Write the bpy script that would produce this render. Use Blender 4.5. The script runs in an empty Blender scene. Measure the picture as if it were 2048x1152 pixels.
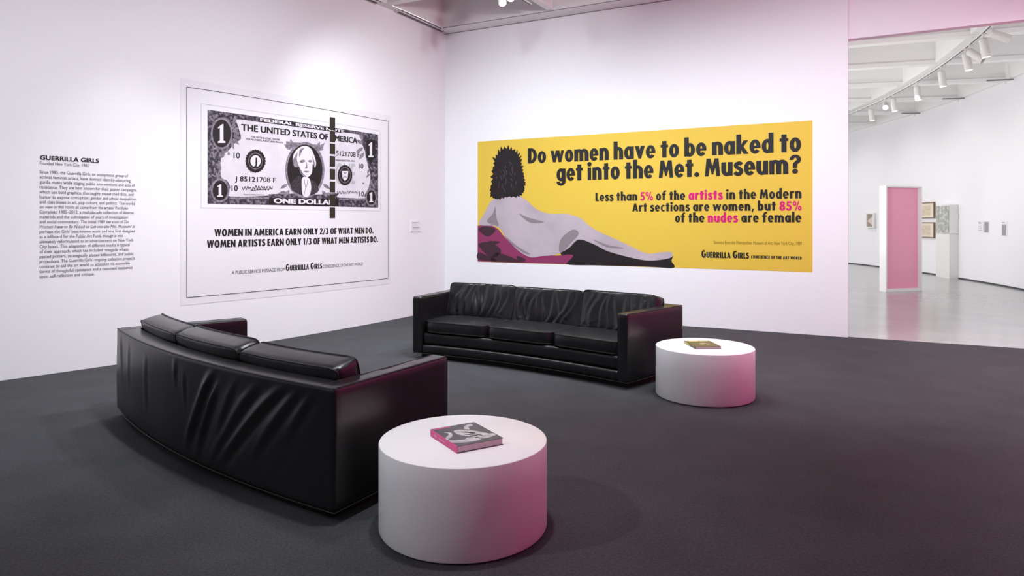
import bpy, bmesh, math, random
from mathutils import Vector, Matrix, noise

# ------------------------------------------------------------------ camera, world, exposure
S = bpy.context.scene
C = S.collection
F, CX, HY, HC = 1355.0, 1024.0, 444.0, 1.5          # focal length in px, principal column, horizon row, eye height
cam = bpy.data.objects.new('camera', bpy.data.cameras.new('camera'))
C.objects.link(cam)
cam.location = (0, 0, HC)
cam.rotation_euler = (math.pi/2, 0, 0)
cam.data.sensor_width = 36.0
cam.data.lens = 36.0*F/2048.0
cam.data.shift_y = (HY-576.0)/2048.0
cam.data.clip_end = 200
S.camera = cam
w = bpy.data.worlds.new('world'); S.world = w
w.use_nodes = True
w.node_tree.nodes['Background'].inputs[0].default_value = (0.92, 0.90, 0.91, 1)
w.node_tree.nodes['Background'].inputs[1].default_value = 2.3
S.view_settings.view_transform = 'Standard'
S.view_settings.look = 'None'
S.view_settings.exposure = 0.0
S.view_settings.gamma = 1.0

U = Vector((0.463, 0.886, 0)); V = Vector((0.886, -0.463, 0))   # across / along the far wall
K = Vector((-1.161, 11.694, 0))                                  # room corner
LC, LR = (-19.309, 20.375), 20.121                               # curved left wall: centre, radius
FC, FR = (-22.02, 23.03), 34.26                                  # outer ring wall of the hall
CEIL = 4.75

def lamp(name, kind, loc, to, power, col=(1, .985, .985), **kw):
    d = bpy.data.lights.new(name, kind); d.energy = power; d.color = col
    for k, v in kw.items(): setattr(d, k, v)
    o = bpy.data.objects.new(name, d); C.objects.link(o)
    o.location = loc
    o.rotation_euler = (Vector(to)-Vector(loc)).to_track_quat('-Z', 'Y').to_euler()
    return o
def wash(loc, to, power, angle=100, r=0.09, blend=1.0, col=(1, .985, .995)):
    return lamp('room_and_fill_spot', 'SPOT', loc, to, power, col, spot_size=math.radians(angle), spot_blend=blend, shadow_soft_size=r)

# ceiling spots washing the left wall, the far wall, the pink wall and the wall behind the viewer, and lights above seats, tables and open floor
COOL = (0.915, 1.0, 1.045)
for (px_, py_, qx, qy, qz, pw, an) in ((-3.9, 0.2, -7.6, 2.2, 1.2, 230, 100), (-2.2, 2.0, -6.2, 4.1, 0.6, 320, 106), (-0.5, 3.5, -5.0, 6.2, 0.2, 390, 114), (0.4, 5.3, -3.6, 7.8, 0.1, 385, 114), (1.6, 6.4, -2.3, 9.7, 0.0, 335, 116)):
    wash((px_, py_, 4.6), (qx, qy, qz), pw, an, col=COOL)
for k in range(6):
    p = K+V*(1.3+1.5*k)-U*4.1
    q = K+V*(1.3+1.5*k)
    if k < 5: wash((p.x, p.y, 4.6), (q.x, q.y, 0.1), 350 if k < 4 else 275, 112, col=COOL)
for (x, y, pw, an) in ((-1.9, 4.9, 200, 70), (-0.2, 3.4, 330, 55), (-1.0, 4.6, 140, 70), (1.65, 5.85, 230, 55), (0.5, 7.2, 230, 80), (-0.4, 7.9, 140, 70), (2.6, 4.0, 120, 110), (4.2, 6.6, 110, 100), (-2.3, 7.4, 420, 85), (-3.3, 6.6, 260, 70)):
    wash((x, y, 4.65), (x, y, 0), pw, an, col=(0.97, 0.99, 1))  # the ones over open carpet are added to lift the floor
wash((-4.7, 1.5, 4.6), (-0.3, 3.4, 0.2), 420, 30, col=COOL); wash((-2.3, 4.2, 4.6), (1.6, 5.8, 0.2), 260, 28, col=COOL)   # accents on the tables
for k in range(4):
    p = Vector((6.55, 7.75, 0))-U*(0.8+2.0*k)
    wash((p.x-2.6, p.y+0.7, 4.5), (p.x, p.y, 1.6), 470, 84)
p = K+V*7.9-U*3.6; q = K+V*7.7
wash((p.x, p.y, 4.4), (q.x, q.y, 4.3), 90, 105, col=COOL)  # added lamp, out of view, brightening the header over the opening
wash((1.2, 6.5, 4.35), (-0.4, 10.4, 5.5), 190, 75)                           # added out of view to brighten the coffer over the corner
wash((-1.6, 0.2, 4.6), (-1.9, -2.2, 1.0), 200, 100, col=COOL)  # added behind the viewer so the back wall brightens the table fronts
# hall beyond: spots from the curved track, and unseen lamps added behind the far wall to brighten its ceiling
for a_, rr, pw in ((-14, 32.0, 55), (-9, 32.0, 55), (-4.5, 32.0, 55), (0.5, 32.0, 55), (5, 32.0, 55)):
    t = math.radians(a_)
    p = (FC[0]+rr*math.cos(t), FC[1]+rr*math.sin(t), 4.3); q = (FC[0]+(rr+1.8)*math.cos(t), FC[1]+(rr+1.8)*math.sin(t), 1.9)
    lamp('hall_spot', 'SPOT', p, q, pw, (1, 0.99, 0.97), spot_size=math.radians(120), spot_blend=1.0, shadow_soft_size=0.09)
for (x, y, tx, ty) in ((4.2, 11.5, 8.6, 13.4), (5.2, 15.5, 9.2, 17.5)):
    lamp('added_hall_uplight', 'SPOT', (x, y, 0.6), (tx, ty, 5.2), 330, (1, 0.99, 0.97), spot_size=math.radians(120), spot_blend=1.0, shadow_soft_size=0.2)

# ------------------------------------------------------------------ materials
def mat(name, col, rough=0.5, spec=0.5, emit=None, estr=0, bump=None, var=None, metal=0.0, coat=0.0):
    """principled material; bump=(kind,scale,strength,distance[,stretch]); var=(scale,colour2,amount)"""
    m = bpy.data.materials.new(name); m.use_nodes = True
    nt = m.node_tree; b = nt.nodes['Principled BSDF']
    b.inputs['Base Color'].default_value = (*col, 1); b.inputs['Roughness'].default_value = rough
    b.inputs['Specular IOR Level'].default_value = spec; b.inputs['Metallic'].default_value = metal
    b.inputs['Coat Weight'].default_value = coat
    if emit:
        b.inputs['Emission Color'].default_value = (*emit, 1); b.inputs['Emission Strength'].default_value = estr
    tc = nt.nodes.new('ShaderNodeTexCoord')
    if var:
        n = nt.nodes.new('ShaderNodeTexNoise'); n.inputs['Scale'].default_value = var[0]; n.inputs['Detail'].default_value = 4
        r = nt.nodes.new('ShaderNodeMix'); r.data_type = 'RGBA'
        r.inputs[6].default_value = (*col, 1); r.inputs[7].default_value = (*var[1], 1)
        cr = nt.nodes.new('ShaderNodeValToRGB'); lo, hi = (var[3], var[4]) if len(var) > 3 else (0.35, 0.65)
        cr.color_ramp.elements[0].position = lo; cr.color_ramp.elements[1].position = hi
        mu = nt.nodes.new('ShaderNodeMath'); mu.operation = 'MULTIPLY'; mu.inputs[1].default_value = var[2]
        nt.links.new(tc.outputs['Object'], n.inputs['Vector']); nt.links.new(n.outputs[0], cr.inputs[0]); nt.links.new(cr.outputs[0], mu.inputs[0])
        nt.links.new(mu.outputs[0], r.inputs[0]); nt.links.new(r.outputs[2], b.inputs['Base Color'])
    if bump:
        mp = nt.nodes.new('ShaderNodeMapping'); mp.inputs['Scale'].default_value = bump[4] if len(bump) > 4 else (1, 1, 1)
        n = nt.nodes.new('ShaderNodeTexNoise' if bump[0] == 'noise' else 'ShaderNodeTexVoronoi')
        n.inputs['Scale'].default_value = bump[1]
        if bump[0] == 'noise': n.inputs['Detail'].default_value = 5
        bu = nt.nodes.new('ShaderNodeBump'); bu.inputs['Strength'].default_value = bump[2]; bu.inputs['Distance'].default_value = bump[3]
        nt.links.new(tc.outputs['Object'], mp.inputs[0]); nt.links.new(mp.outputs[0], n.inputs['Vector'])
        nt.links.new(n.outputs[0], bu.inputs['Height']); nt.links.new(bu.outputs[0], b.inputs['Normal'])
    return m

M = {}
M['wall'] = mat('white_wall_paint', (0.83, 0.825, 0.85), 0.75, 0.25, bump=('noise', 60, 0.03, 0.002))
M['ceil'] = mat('white_ceiling_paint', (0.80, 0.79, 0.79), 0.8, 0.2)
M['hallceil'] = mat('hall_ceiling_paint', (0.88, 0.88, 0.87), 0.8, 0.2)
M['pinkwall'] = mat('magenta_wall_paint', (0.78, 0.045, 0.27), 0.6, 0.3)
M['leather'] = mat('black_leather', (0.0055, 0.005, 0.006), 0.31, 0.5, bump=('voronoi', 260, 0.10, 0.001), var=(3, (0.009, 0.008, 0.0095), 0.8))
M['leather2'] = mat('black_leather_cushion', (0.008, 0.0075, 0.009), 0.30, 0.5, bump=('noise', 9, 0.3, 0.007, (1.6, 1, 0.45)), var=(3, (0.014, 0.0125, 0.014), 0.8))
M['welt'] = mat('leather_piping', (0.006, 0.0055, 0.006), 0.45, 0.4)
M['plinth'] = mat('black_plinth', (0.006, 0.006, 0.007), 0.6, 0.3)
M['brass'] = mat('dull_brass_strip', (0.022, 0.019, 0.016), 0.4, 0.5, metal=0.3)
M['table'] = mat('white_lacquer', (0.80, 0.79, 0.80), 0.38, 0.4)
M['black'] = mat('black_vinyl', (0.013, 0.011, 0.012), 0.6, 0.3)
M['dash'] = mat('brown_black_vinyl', (0.028, 0.022, 0.014), 0.6, 0.3)
M['grey'] = mat('grey_vinyl_text', (0.09, 0.085, 0.095), 0.7, 0.3)
M['lightgrey'] = mat('pale_grey_text', (0.45, 0.45, 0.48), 0.7, 0.3)
M['yellow'] = mat('yellow_vinyl', (0.70, 0.485, 0.062), 0.65, 0.25)
M['olive'] = mat('olive_vinyl_text', (0.30, 0.20, 0.02), 0.65, 0.25)
M['magenta'] = mat('magenta_vinyl', (0.60, 0.006, 0.17), 0.6, 0.25)
M['drape'] = mat('plum_print', (0.25, 0.035, 0.11), 0.65, 0.25)
M['drapedk'] = mat('dark_plum_print', (0.055, 0.022, 0.035), 0.65, 0.25)
M['pale'] = mat('pale_lilac_grey_print', (0.50, 0.42, 0.47), 0.65, 0.25, var=(2.2, (0.40, 0.335, 0.375), 0.8))
M['midgrey'] = mat('mid_grey_print', (0.25, 0.205, 0.225), 0.65, 0.25)
M['dkprint'] = mat('dark_print', (0.016, 0.011, 0.013), 0.65, 0.25)
M['poster'] = mat('pale_grey_vinyl', (0.775, 0.77, 0.805), 0.7, 0.25)
M['note'] = mat('banknote_paper_print', (0.70, 0.68, 0.73), 0.7, 0.25, var=(5, (0.56, 0.53, 0.60), 0.5))
M['notedk'] = mat('engraved_border_print', (0.035, 0.028, 0.045), 0.7, 0.25, var=(26, (0.34, 0.31, 0.36), 0.8, 0.45, 0.72))
M['notemid'] = mat('engraved_grey_print', (0.30, 0.27, 0.32), 0.7, 0.25, var=(30, (0.10, 0.085, 0.11), 0.8))
M['notecoat'] = mat('dark_grey_engraving', (0.06, 0.05, 0.06), 0.7, 0.25, var=(40, (0.02, 0.016, 0.02), 0.8))
M['noteln'] = mat('banknote_white_ink', (0.72, 0.70, 0.75), 0.7, 0.25)
M['card'] = mat('label_card', (0.80, 0.79, 0.82), 0.7, 0.25)

# carpet: dark loop pile
def carpet():
    m = bpy.data.materials.new('charcoal_carpet'); m.use_nodes = True; nt = m.node_tree; b = nt.nodes['Principled BSDF']
    b.inputs['Roughness'].default_value = 0.95; b.inputs['Specular IOR Level'].default_value = 0.15; b.inputs['Sheen Weight'].default_value = 0.06; b.inputs['Sheen Roughness'].default_value = 0.5
    tc = nt.nodes.new('ShaderNodeTexCoord')
    n1 = nt.nodes.new('ShaderNodeTexNoise'); n1.inputs['Scale'].default_value = 210; n1.inputs['Detail'].default_value = 3
    n2 = nt.nodes.new('ShaderNodeTexNoise'); n2.inputs['Scale'].default_value = 2.4; n2.inputs['Detail'].default_value = 5
    n3 = nt.nodes.new('ShaderNodeTexNoise'); n3.inputs["Scale"].default_value = 75; n3.inputs['Detail'].default_value = 4
    for n in (n1, n2, n3): nt.links.new(tc.outputs['Object'], n.inputs['Vector'])
    a1 = nt.nodes.new('ShaderNodeMath'); a1.operation = 'ADD'; a2 = nt.nodes.new('ShaderNodeMath'); a2.operation = 'ADD'
    s = nt.nodes.new('ShaderNodeMath'); s.operation = 'MULTIPLY'; s.inputs[1].default_value = 0.5
    nt.links.new(n1.outputs[0], a1.inputs[0]); nt.links.new(n3.outputs[0], a1.inputs[1])
    nt.links.new(n2.outputs[0], s.inputs[0]); nt.links.new(a1.outputs[0], a2.inputs[0]); nt.links.new(s.outputs[0], a2.inputs[1])
    r = nt.nodes.new('ShaderNodeValToRGB')
    r.color_ramp.elements[0].position = 0.9; r.color_ramp.elements[0].color = (0.0215, 0.022, 0.0245, 1)
    r.color_ramp.elements[1].position = 1.0; r.color_ramp.elements[1].color = (0.0595, 0.0605, 0.067, 1)
    e = nt.nodes.new('ShaderNodeMapRange'); e.inputs[1].default_value = 0.75; e.inputs[2].default_value = 1.75
    nt.links.new(a2.outputs[0], e.inputs[0]); nt.links.new(e.outputs[0], r.inputs[0])
    r.color_ramp.elements[0].position = 0.15; r.color_ramp.elements[1].position = 0.85
    nt.links.new(r.outputs[0], b.inputs['Base Color'])
    bu = nt.nodes.new('ShaderNodeBump'); bu.inputs['Strength'].default_value = 0.35; bu.inputs['Distance'].default_value = 0.004
    nt.links.new(a1.outputs[0], bu.inputs['Height']); nt.links.new(bu.outputs[0], b.inputs['Normal'])
    return m
M['carpet'] = carpet()
M['concrete'] = mat('polished_concrete', (0.37, 0.365, 0.36), 0.17, 0.5, var=(1.3, (0.32, 0.32, 0.32), 0.8))

# ------------------------------------------------------------------ mesh helpers
class MB:
    def __init__(s): s.v = []; s.f = []; s.mi = []
    def add(s, vs, fs, mi=0):
        o = len(s.v); s.v += [tuple(p) for p in vs]
        for f in fs: s.f.append(tuple(i+o for i in f)); s.mi.append(mi)
        return s
    def grid(s, fn, nu, nv, mi=0, flip=False):
        vs = [fn(i/nu, j/nv) for j in range(nv+1) for i in range(nu+1)]
        fs = []
        for j in range(nv):
            for i in range(nu):
                a = j*(nu+1)+i; q = (a, a+1, a+nu+2, a+nu+1)
                fs.append(q[::-1] if flip else q)
        return s.add(vs, fs, mi)
    def box(s, x0, x1, y0, y1, z0, z1, mi=0):
        v = [(x, y, z) for z in (z0, z1) for y in (y0, y1) for x in (x0, x1)]
        return s.add(v, [(0, 2, 3, 1), (4, 5, 7, 6), (0, 1, 5, 4), (2, 6, 7, 3), (0, 4, 6, 2), (1, 3, 7, 5)], mi)
    def slab(s, pts, z0, z1, mi=0):
        n = len(pts); v = [(p[0], p[1], z0) for p in pts]+[(p[0], p[1], z1) for p in pts]
        fs = [tuple(range(n))[::-1], tuple(range(n, 2*n))]+[(i, (i+1) % n, n+(i+1) % n, n+i) for i in range(n)]
        return s.add(v, fs, mi)
    def tube(s, pts, r, n=8, closed=False, mi=0):
        pts = [Vector(p) for p in pts]; m = len(pts); rings = []
        for i, p in enumerate(pts):
            a = pts[(i-1) % m] if closed or i > 0 else p; b = pts[(i+1) % m] if closed or i < m-1 else p
            d = (b-a).normalized(); up = Vector((0, 0, 1)) if abs(d.z) < 0.9 else Vector((1, 0, 0))
            x = d.cross(up).normalized(); y = x.cross(d)
            rings.append([p+(x*math.cos(2*math.pi*k/n)+y*math.sin(2*math.pi*k/n))*r for k in range(n)])
        vs = [q for R_ in rings for q in R_]; fs = []
        for i in range(m if closed else m-1):
            j = (i+1) % m
            for k in range(n): fs.append((i*n+k, i*n+(k+1) % n, j*n+(k+1) % n, j*n+k))
        if not closed: fs += [tuple(range(n))[::-1], tuple((m-1)*n+k for k in range(n))]
        return s.add(vs, fs, mi)
    def lathe(s, prof, n=48, mi=0, M4=None):
        vs = []; fs = []; m = len(prof)
        for k in range(n):
            a = 2*math.pi*k/n
            for r, z in prof:
                p = Vector((r*math.cos(a), r*math.sin(a), z)); vs.append(M4 @ p if M4 else p)
        for k in range(n):
            for i in range(m-1):
                a = k*m+i; b = ((k+1) % n)*m+i; fs.append((a, b, b+1, a+1))
        return s.add(vs, fs, mi)
    def build(s, name, mats, parent=None, smooth=False, weld=False, sharp=35):
        me = bpy.data.meshes.new(name); me.from_pydata(s.v, [], s.f)
        ms = mats if isinstance(mats, (list, tuple)) else [mats]
        for m in ms: me.materials.append(m)
        if len(ms) > 1: me.polygons.foreach_set('material_index', s.mi)
        bm = bmesh.new(); bm.from_mesh(me)
        if weld: bmesh.ops.remove_doubles(bm, verts=bm.verts, dist=0.0004)
        if weld != 'flat': bmesh.ops.recalc_face_normals(bm, faces=bm.faces)
        if smooth:
            for f in bm.faces: f.smooth = True
            for e in bm.edges:
                if len(e.link_faces) == 2 and e.calc_face_angle(0) > math.radians(sharp): e.smooth = False
        bm.to_mesh(me); bm.free()
        o = bpy.data.objects.new(name, me); C.objects.link(o)
        if parent: o.parent = parent
        return o

def rbox(x0, x1, y0, y1, z0, z1, bev=0.02, seg=3, cuts=(0, 0, 0)):
    """bevelled box with extra loops so that it can be bent: returns verts, faces"""
    bm = bmesh.new(); bmesh.ops.create_cube(bm, size=1)
    for v in bm.verts:
        v.co = Vector(((x0+x1)/2+v.co.x*(x1-x0), (y0+y1)/2+v.co.y*(y1-y0), (z0+z1)/2+v.co.z*(z1-z0)))
    bmesh.ops.bevel(bm, geom=list(bm.edges), offset=bev, offset_type='OFFSET', segments=seg, profile=0.5, affect='EDGES')
    for ax, n in enumerate(cuts):
        lo, hi = ((x0, x1), (y0, y1), (z0, z1))[ax]
        for k in range(1, n+1):
            co = Vector((0, 0, 0)); no = Vector((0, 0, 0)); co[ax] = lo+bev+(hi-lo-2*bev)*k/(n+1); no[ax] = 1
            bmesh.ops.bisect_plane(bm, geom=list(bm.verts)+list(bm.edges)+list(bm.faces), plane_co=co, plane_no=no)
    bm.verts.index_update()
    vs = [v.co.copy() for v in bm.verts]; fs = [tuple(v.index for v in f.verts) for f in bm.faces]
    bm.free(); return vs, fs

def thing(name, label, cat, loc=(0, 0, 0), rz=0, group=None):
    o = bpy.data.objects.new(name, None); C.objects.link(o); o.location = loc; o.rotation_euler = (0, 0, rz)
    o['label'] = label; o['category'] = cat
    if group: o['group'] = group
    return o
def tag(o, label, cat, group=None):
    o['label'] = label; o['category'] = cat
    if group: o['group'] = group
    return o
def struct(o): o['kind'] = 'structure'; return o

# ------------------------------------------------------------------ wall surfaces: a point (s, z, off) on each wall
def lwp(s, z, off=0.0):
    a = -s/LR; r = LR+off                       # s grows towards the corner
    return Vector((LC[0]+r*math.cos(-a-0.9), LC[1]+r*math.sin(-a-0.9), z))
def rwp(s, z, off=0.0): return K+V*s-U*off+Vector((0, 0, z))
def fwp(s, z, off=0.0):
    a = s/FR; r = FR-off
    return Vector((FC[0]+r*math.cos(a), FC[1]+r*math.sin(a), z))
def hit_circle(px, cc, R, far):
    m = (px-CX)/F; a = m*m+1; b = -2*(m*cc[0]+cc[1]); c = cc[0]**2+cc[1]**2-R*R
    d = math.sqrt(b*b-4*a*c); t = (-b+d)/(2*a) if far else (-b-d)/(2*a)
    return m*t, t
def lw(px, py):
    x, y = hit_circle(px, LC, LR, False)
    return (math.atan2(y-LC[1], x-LC[0])+0.9)*LR, HC-(py-HY)*y/F
def rw(px, py):
    m = (px-CX)/F; t = (m*K.y-K.x)/(V.x-m*V.y); y = K.y+V.y*t
    return t, HC-(py-HY)*y/F
def fw(px, py):
    x, y = hit_circle(px, FC, FR, True)
    return math.atan2(y-FC[1], x-FC[0])*FR, HC-(py-HY)*y/F

SK = lw(889.5, 444)[0]                          # arc position of the corner
# ------------------------------------------------------------------ room shell
s_back = SK-15.5
b = MB(); b.grid(lambda u, v: lwp(s_back+(SK-s_back)*u, CEIL*v), 60, 1)
b.grid(lambda u, v: lwp(s_back+(SK-s_back)*u, CEIL*v, -0.15), 60, 1)
struct(b.build('wall_left', M['wall'], smooth=True))
WE = 6.24                                        # length of the far wall up to the opening
b = MB(); o_ = [K, K+V*WE, K+V*WE+U*0.15, K+U*0.15]
struct(MB().slab(o_, 0, CEIL+0.9).build('wall_far', M['wall']))
H0 = K+V*WE+U*0.06; H1 = H0+V*2.35
struct(MB().slab([H0, H1, H1+U*0.13, H0+U*0.13], 3.89, 5.6).build('wall_header', M['wall']))
P0 = H1+V*0.0; P1 = P0-U*11.0
struct(MB().slab([P0+U*0.2, P0+V*0.15+U*0.2, P1+V*0.15, P1], 0, 5.6).build('wall_right', M['pinkwall']))
LB = lwp(s_back, 0)
struct(MB().slab([P1, P1-U*0.15, LB-Vector((0, 0.15, 0)), LB], 0, 5.6).build('wall_back', M['wall']))
# carpet of the room; the hall floor starts at its edge
edge0 = K+V*(WE-0.02)+U*0.05; edge1 = K+V*(WE+2.6)+U*0.12
lpts = [lwp(s_back+(SK-s_back)*i/40, 0, -0.1) for i in range(41)]
cp = lpts+[K+U*0.08, edge0, edge1, P1+V*0.1, P1-U*0.1, LB-U*0.1]
struct(MB().slab(cp, -0.05, 0.0).build('floor', M['carpet']))
struct(MB().slab([K+U*0.05+V*3.0, K+V*(WE+2.6)+U*0.05, (16, 4, 0), (18, 40, 0), (-2, 40, 0), (-2, 14, 0)], -0.06, -0.006).build('floor_hall', M['concrete']))
# hall walls
s0, s1 = fw(2048, 444)[0]-9.0, fw(1731, 444)[0]+14
b = MB(); b.grid(lambda u, v: fwp(s0+(s1-s0)*u, CEIL*v), 60, 1)
b.grid(lambda u, v: fwp(s0+(s1-s0)*u, CEIL*v, -0.15), 60, 1)
struct(b.build('wall_hall', M['wall'], smooth=True))
b = MB(); b.grid(lambda u, v: fwp(s0+(s1-s0)*u, 0.035*v-0.006, 0.004), 60, 1)
struct(b.build('hall_gap_shade', mat('dark_shadow_gap', (0.05, 0.05, 0.055), 0.8)))  # shade of the gap at the floor, put in as a dark strip

# ceiling of the room: slab and grid of thin ribs, ledge along the walls
b = MB()
b.slab([K+U*0.2-V*1, K+V*8.9+U*0.2, P1+V*0.2-U*0.2, LB-Vector((0.4, 0.3, 0))], 5.6, 5.72)
def strip(p, q, wd, z0, z1):
    d = (q-p).normalized(); n = Vector((d.y, -d.x, 0))*wd/2
    b.slab([p-n, q-n, q+n, p+n], z0, z1)
strip(K-U*0.15-V*0.1, K-U*0.15+V*8.6, 0.30, CEIL-0.008, CEIL+0.85)             # ledge along the far wall
UL = Vector((0.49, 0.872, 0)); UN = Vector((0.872, -0.49, 0))
for k in range(1, 7):                                                     # ribs parallel to the far wall
    q = K-U*(1.71+1.72*(k-1)); strip(q-V*(0.75*k+0.1), q+V*8.4, 0.12, CEIL, CEIL+0.85)
for k in range(4):                                                        # ribs running towards the viewer
    q = K+UN*(2.16+2.1*k); strip(q-UL*(0.3-0.4*k+0.9*k), q-UL*12, 0.10, CEIL+0.004, CEIL+0.84)
b.grid(lambda u, v: lwp(s_back+(SK-s_back)*u, CEIL-0.004, -0.02+0.17*v), 60, 1)
b.grid(lambda u, v: lwp(s_back+(SK-s_back)*u, CEIL+0.86*v, 0.15), 60, 1)
struct(b.build('ceiling', M['ceil']))
m = MB(); M['gap'] = mat('grey_shadow_gap', (0.16, 0.14, 0.15), 0.8)
m.slab([K-U*0.003, K+V*8.5-U*0.003, K+V*8.5-U*0.006, K-U*0.006], CEIL-0.016, CEIL-0.008)
m.slab([K-U*0.301, K+V*8.5-U*0.301, K+V*8.5-U*0.304, K-U*0.304], CEIL-0.004, CEIL+0.004)
struct(m.build('ledge_gap_shade_1', M['gap']))  # shade of the gaps at wall top and ledge edge, drawn as grey strips

# ceiling of the hall: slab, radial ribs from the outer wall, ring beams
b = MB()
def ring(r0, r1, z0, z1, a0=-0.55, a1=0.75, n=48):
    P = lambda r, t, z: (FC[0]+r*math.cos(t), FC[1]+r*math.sin(t), z)
    for i in range(n):
        t0 = a0+(a1-a0)*i/n; t1 = a0+(a1-a0)*(i+1)/n
        b.slab([P(r0, t0, 0), P(r1, t0, 0), P(r1, t1, 0), P(r0, t1, 0)], z0, z1)
ring(27.2, FR+0.2, 5.55, 5.65)
ring(32.02, 32.18, CEIL+0.004, CEIL+0.8)
ring(29.7, 29.85, CEIL+0.004, CEIL+0.8)
ring(FR-0.1, FR+0.15, CEIL, CEIL+0.8)
def hall_rib(px0, py0, px1, py1):
    y0 = (CEIL-HC)*F/(HY-py0); y1 = (CEIL-HC)*F/(HY-py1)
    p = Vector(((px0-CX)/F*y0, y0, 0)); q = Vector(((px1-CX)/F*y1, y1, 0)); d = (q-p).normalized()
    return p, q, d
rib_ang = []
for px in (2017, 1921, 1835.4, 1756.4):
    x, y = hit_circle(px, FC, FR, True); rib_ang.append(math.atan2(y-FC[1], x-FC[0]))
dA = rib_ang[1]-rib_ang[0]
rib_ang = [rib_ang[0]-3*dA, rib_ang[0]-2*dA, rib_ang[0]-dA]+rib_ang+[rib_ang[-1]+dA*k for k in (1, 2, 3, 4)]
for t in rib_ang:
    c = Vector((FC[0], FC[1], 0)); d = Vector((math.cos(t), math.sin(t), 0)); n = Vector((d.y, -d.x, 0))*0.07
    p, q = c+d*27.4, c+d*(FR+0.02)
    b.slab([p-n, q-n, q+n, p+n], CEIL, CEIL+0.8)
    n2 = n*1.5; b.slab([p-n2, q-n2, q+n2, p+n2], CEIL-0.02, CEIL+0.06)
struct(b.build('ceiling_hall', M['hallceil']))

# slotted air diffusers in the ceiling edge above the left wall
M['slat'] = mat('grey_metal_slats', (0.22, 0.20, 0.21), 0.5)
M['slot'] = mat('dark_slot', (0.03, 0.025, 0.03), 0.8)
M['fitting'] = mat('white_metal_fitting', (0.74, 0.73, 0.72), 0.45, 0.4)
for (xa, xb, lab) in ((788, 881, 'slotted grey air diffuser in the ceiling edge ending at the room corner'),
                      (690, 750, 'slotted grey air diffuser in the ceiling edge cut by the top of the photo')):
    sa = lw(xa, 20)[0]; sb = lw(xb, 20)[0]
    t = thing('air_diffuser', lab, 'air vent', tuple(lwp((sa+sb)/2, CEIL-0.012, 0.07)))
    off = -t.location
    m1 = MB(); m2 = MB(); m3 = MB()
    def cseg(m, o0, o1, z0, z1, a=None, c=None):
        a = sa if a is None else a; c = sb if c is None else c
        p = [lwp(a, 0, o0), lwp(c, 0, o0), lwp(c, 0, o1), lwp(a, 0, o1)]
        m.slab([(q.x+off.x, q.y+off.y) for q in p], z0+off.z, z1+off.z)
    cseg(m1, 0.005, 0.02, CEIL-0.022, CEIL-0.001); cseg(m1, 0.10, 0.115, CEIL-0.022, CEIL-0.001)
    cseg(m1, 0.005, 0.115, CEIL-0.022, CEIL-0.001, sa, sa+0.02); cseg(m1, 0.005, 0.115, CEIL-0.022, CEIL-0.001, sb-0.02, sb)
    cseg(m3, 0.118, 0.136, CEIL-0.006, CEIL-0.001)
    for k in range(4): cseg(m2, 0.026+k*0.019, 0.036+k*0.019, CEIL-0.018, CEIL-0.002, sa+0.02, sb-0.02)
    m1.build('frame', M['fitting'], t); m2.build('slats', M['slat'], t); m3.build('shadow_slot', M['slot'], t)

# ------------------------------------------------------------------ lettering
LAY = []
_fc = bpy.data.curves.new('lettering', 'FONT')
_fo = bpy.data.objects.new('lettering', _fc); C.objects.link(_fo)
def text2d(body, bold=(0, 0, 1, 1), shear=0.0, spacing=1.0, caps=None, italic=(), word_mat=None):
    """flat glyph mesh with cap height 1 and baseline 0: (verts, faces, material index per face)"""
    _fc.body = body; _fc.size = 1; _fc.shear = shear; _fc.space_character = spacing; _fc.resolution_u = 3
    _fc.small_caps_scale = caps or 0.75
    while len(_fc.materials) < 2: _fc.materials.append(M['black'])
    for i, ch in enumerate(_fc.body_format):
        ch.use_small_caps = bool(caps); ch.material_index = 0
    for wd in (word_mat or ()):
        i = body.find(wd)
        for k in range(i, i+len(wd)): _fc.body_format[k].material_index = 1
    dg = bpy.context.evaluated_depsgraph_get(); dg.update()
    me = bpy.data.meshes.new_from_object(_fo.evaluated_get(dg))
    cap = 0.6838                                     # H of the built-in face at size 1 (measured below)
    vs = [(v.co.x/CAP, v.co.y/CAP) for v in me.vertices]; fs = [tuple(p.vertices) for p in me.polygons]
    mi = [p.material_index for p in me.polygons]
    bpy.data.meshes.remove(me)
    dx, dy, nx, ny = bold; LAY.clear(); LAY.extend([0]*len(vs))
    if dx or dy:
        V2, F2, M2 = [], [], []; LAY.clear()
        for i in range(nx):
            for j in range(ny):
                ox = 0 if nx == 1 else dx*(2*i/(nx-1)-1); oy = 0 if ny == 1 else dy*(2*j/(ny-1)-1)
                o = len(V2); V2 += [(x+ox, y*(1-2*dy)+dy+oy) for x, y in vs]
                F2 += [tuple(k+o for k in f) for f in fs]; M2 += mi; LAY.extend([i*ny+j]*len(vs))
        vs, fs, mi = V2, F2, M2
    return vs, fs, mi
CAP = 1.0
_v = text2d('H')[0]; CAP = max(y for x, y in _v)
HEAVY = (0.068, 0.030, 5, 3); BOLD = (0.05, 0.02, 3, 3); SEMI = (0.022, 0.01, 2, 2)


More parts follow.
